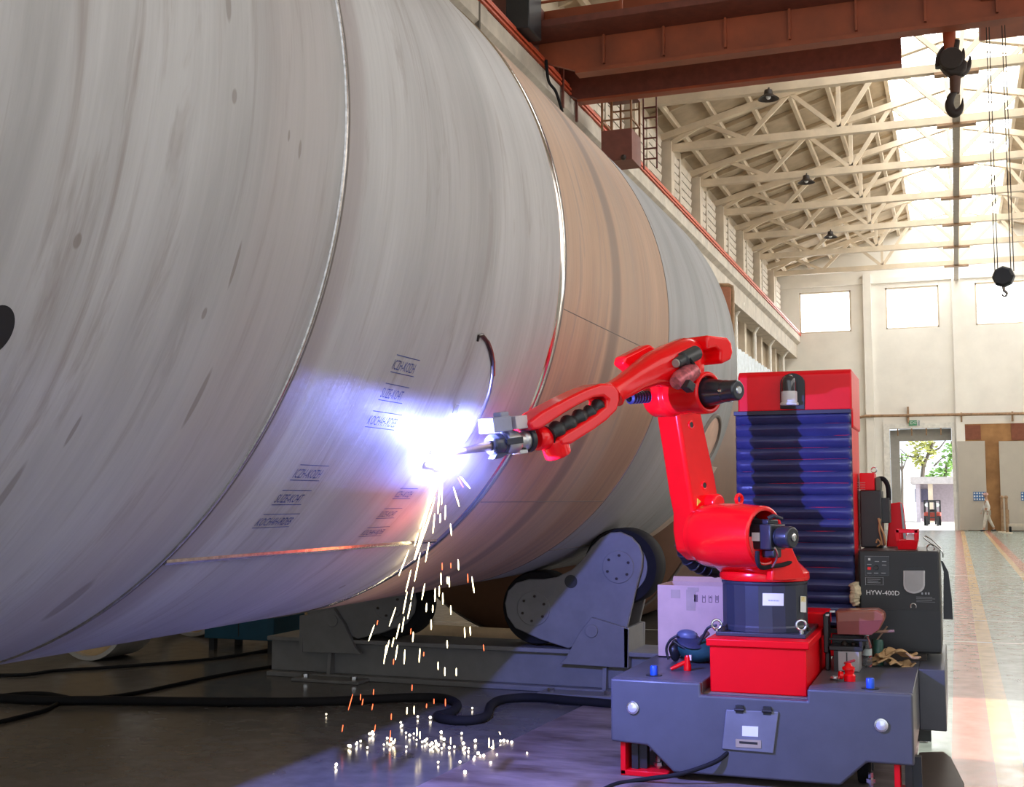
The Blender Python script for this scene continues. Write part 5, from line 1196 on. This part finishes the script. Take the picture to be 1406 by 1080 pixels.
# sparks
SPY = emis('spark_yellow', (1, .82, .45), 7); SPR = emis('spark_red', (1, .16, .05), 3); SPW = emis('spark_white', (1, .86, .62), 9)
st1 = [(505,335,433,525),(520,330,512,460),(530,325,528,420),(600,305,622,345),(610,300,652,350),(580,345,605,428),(498,460,490,545),(545,425,543,485),(523,460,521,500),(567,505,571,555),(488,430,435,590),(470,440,408,660),(425,545,410,600),(385,620,342,730),(473,585,458,670),(462,520,412,660),(435,630,410,755),(600,660,602,705),(530,675,531,705),(568,675,569,697),(525,718,526,770),(395,705,372,800),(560,735,562,780),(660,735,670,805),(642,722,643,760),(552,735,553,765),(455,765,442,835),(500,785,499,843),(518,775,517,820),(533,805,534,855),(405,780,395,835),(378,800,360,895),(395,845,380,918),(463,850,461,888),(490,858,489,890),(568,860,569,900),(328,868,300,950),(365,910,355,975),(482,922,483,965),(250,925,246,945),(235,945,210,1015),(345,940,330,1005),(628,955,630,1000),(652,952,654,990),(405,975,402,1018),(395,960,393,985),(552,1012,553,1045),(320,1000,312,1040),(300,1010,285,1075),(710,1030,713,1058),(512,335,470,440),(500,390,455,545)]
st2 = [(392,430,383,497),(432,430,424,483),(458,447,455,498),(512,442,509,492),(418,480,417,500),(526,455,525,470),(577,490,577,518),(601,510,601,540),(642,512,642,540),(484,572,483,593),(347,588,345,608),(272,605,256,662),(300,605,299,627),(309,622,305,645),(344,640,340,662),(410,675,409,697),(466,652,465,677),(491,648,491,677),(536,640,535,655),(562,622,562,640),(603,622,603,648),(237,715,233,740),(353,715,349,740),(407,735,404,790),(501,725,501,755),(512,738,512,765),(622,760,622,785),(759,762,759,797),(773,770,775,808),(795,740,800,750),(423,765,422,800)]
redish = {3, 18, 19, 24, 39, 45, 49}
ss = [(440 + a / 3.175, 560 + b / 3.175, 440 + c / 3.175, 560 + d / 3.175, i in redish) for i, (a, b, c, d) in enumerate(st1)] + [(380 + a / 2.604, 720 + b / 2.604, 380 + c / 2.604, 720 + d / 2.604, 3 < i < 6 or 8 < i < 16 or 17 < i < 24) for i, (a, b, c, d) in enumerate(st2)]
def spk(u, v): return on(u, v, 'y', 5.02 + max(0, (v - 640)) / 380 * 1.75)
for (u0, v0, u1, v1, rd) in ss:
    a, b = spk(u0, v0), spk(u1, v1)
    if b.z < .02: b.z = .02
    if a.z < .04: a.z = .04
    r = .0034 if not rd else .0026
    o = MB().tube([a, a * .85 + b * .15, a * .3 + b * .7, b], [r * .3, r * .8, r, r * .5], 6).build('falling_spark', SPR if rd else SPY, smooth=80)
    tag(o, 'red-hot spark droplet falling from the weld' if rd else 'yellow-white spark droplet falling from the weld', 'spark', 'red falling sparks' if rd else 'bright falling sparks')
fl = [(177,678),(504,688),(549,692),(443,708),(608,705),(694,711),(661,748),(588,745),(462,745),(447,720),(287,780),(257,792),(342,745),(324,798),(213,860),(383,787),(395,765),(408,770),(463,795),(475,755),(490,748),(537,768),(555,785),(568,775),(578,790),(590,800),(548,790),(667,785),(685,812),(672,800),(686,800),(705,840),(720,820),(728,828),(740,828),(708,830),(800,775),(812,775),(825,775),(840,780),(895,817),(765,852),(673,888),(577,850),(770,800),(787,822),(655,850),(710,775),(699,657),(332,750),(210,868),(404,788),(417,782),(520,778),(530,775),(560,795),(571,783),(598,770),(635,795),(617,800),(500,770),(285,786),(262,795),(300,775),(345,752)]
sb = None
for i, (a, b) in enumerate(fl):
    q = on(380 + a / 2.604, 720 + b / 2.604, 'z', .011); r = .0055 + .005 * ((i * 7) % 5) / 5
    if sb is None:
        sb = MB().ball((0, 0, 0), .01, 8).build('floor_spark', SPW, loc=V((0, 0, 0))); tag(sb, 'white-hot spark bead glowing on the floor in front of the roller stand', 'spark', 'sparks on the floor'); o = sb
    else:
        o = sb.copy(); COL.objects.link(o)
    o.location = (q.x, q.y, r * 1.05 + .007); o.scale = (r / .01,) * 3
# ================================================================== LIGHT
sun = lamp('sun', 'SUN', (20, 8, 10), SUNW, (1.0, .95, .88), angle=math.radians(.6))
sun.rotation_euler = V((-math.cos(SUNEL), 0, -math.sin(SUNEL))).to_track_quat('-Z', 'Y').to_euler()
wo = bpy.data.worlds.new('world'); SC.world = wo; wo.use_nodes = True
bg_ = wo.node_tree.nodes['Background']; bg_.inputs[0].default_value = (.86, .93, 1.0, 1); bg_.inputs[1].default_value = WORLDW
SC.view_settings.view_transform = 'Standard'; SC.view_settings.look = 'None'; SC.view_settings.gamma = 1; SC.view_settings.use_curve_mapping = False
SC.view_settings.exposure = EXPO
SC.cycles.max_bounces = 6; SC.cycles.volume_bounces = 0; SC.cycles.sample_clamp_indirect = 4; SC.cycles.caustics_reflective = False; SC.cycles.caustics_refractive = False
SC.cycles.use_denoising = True
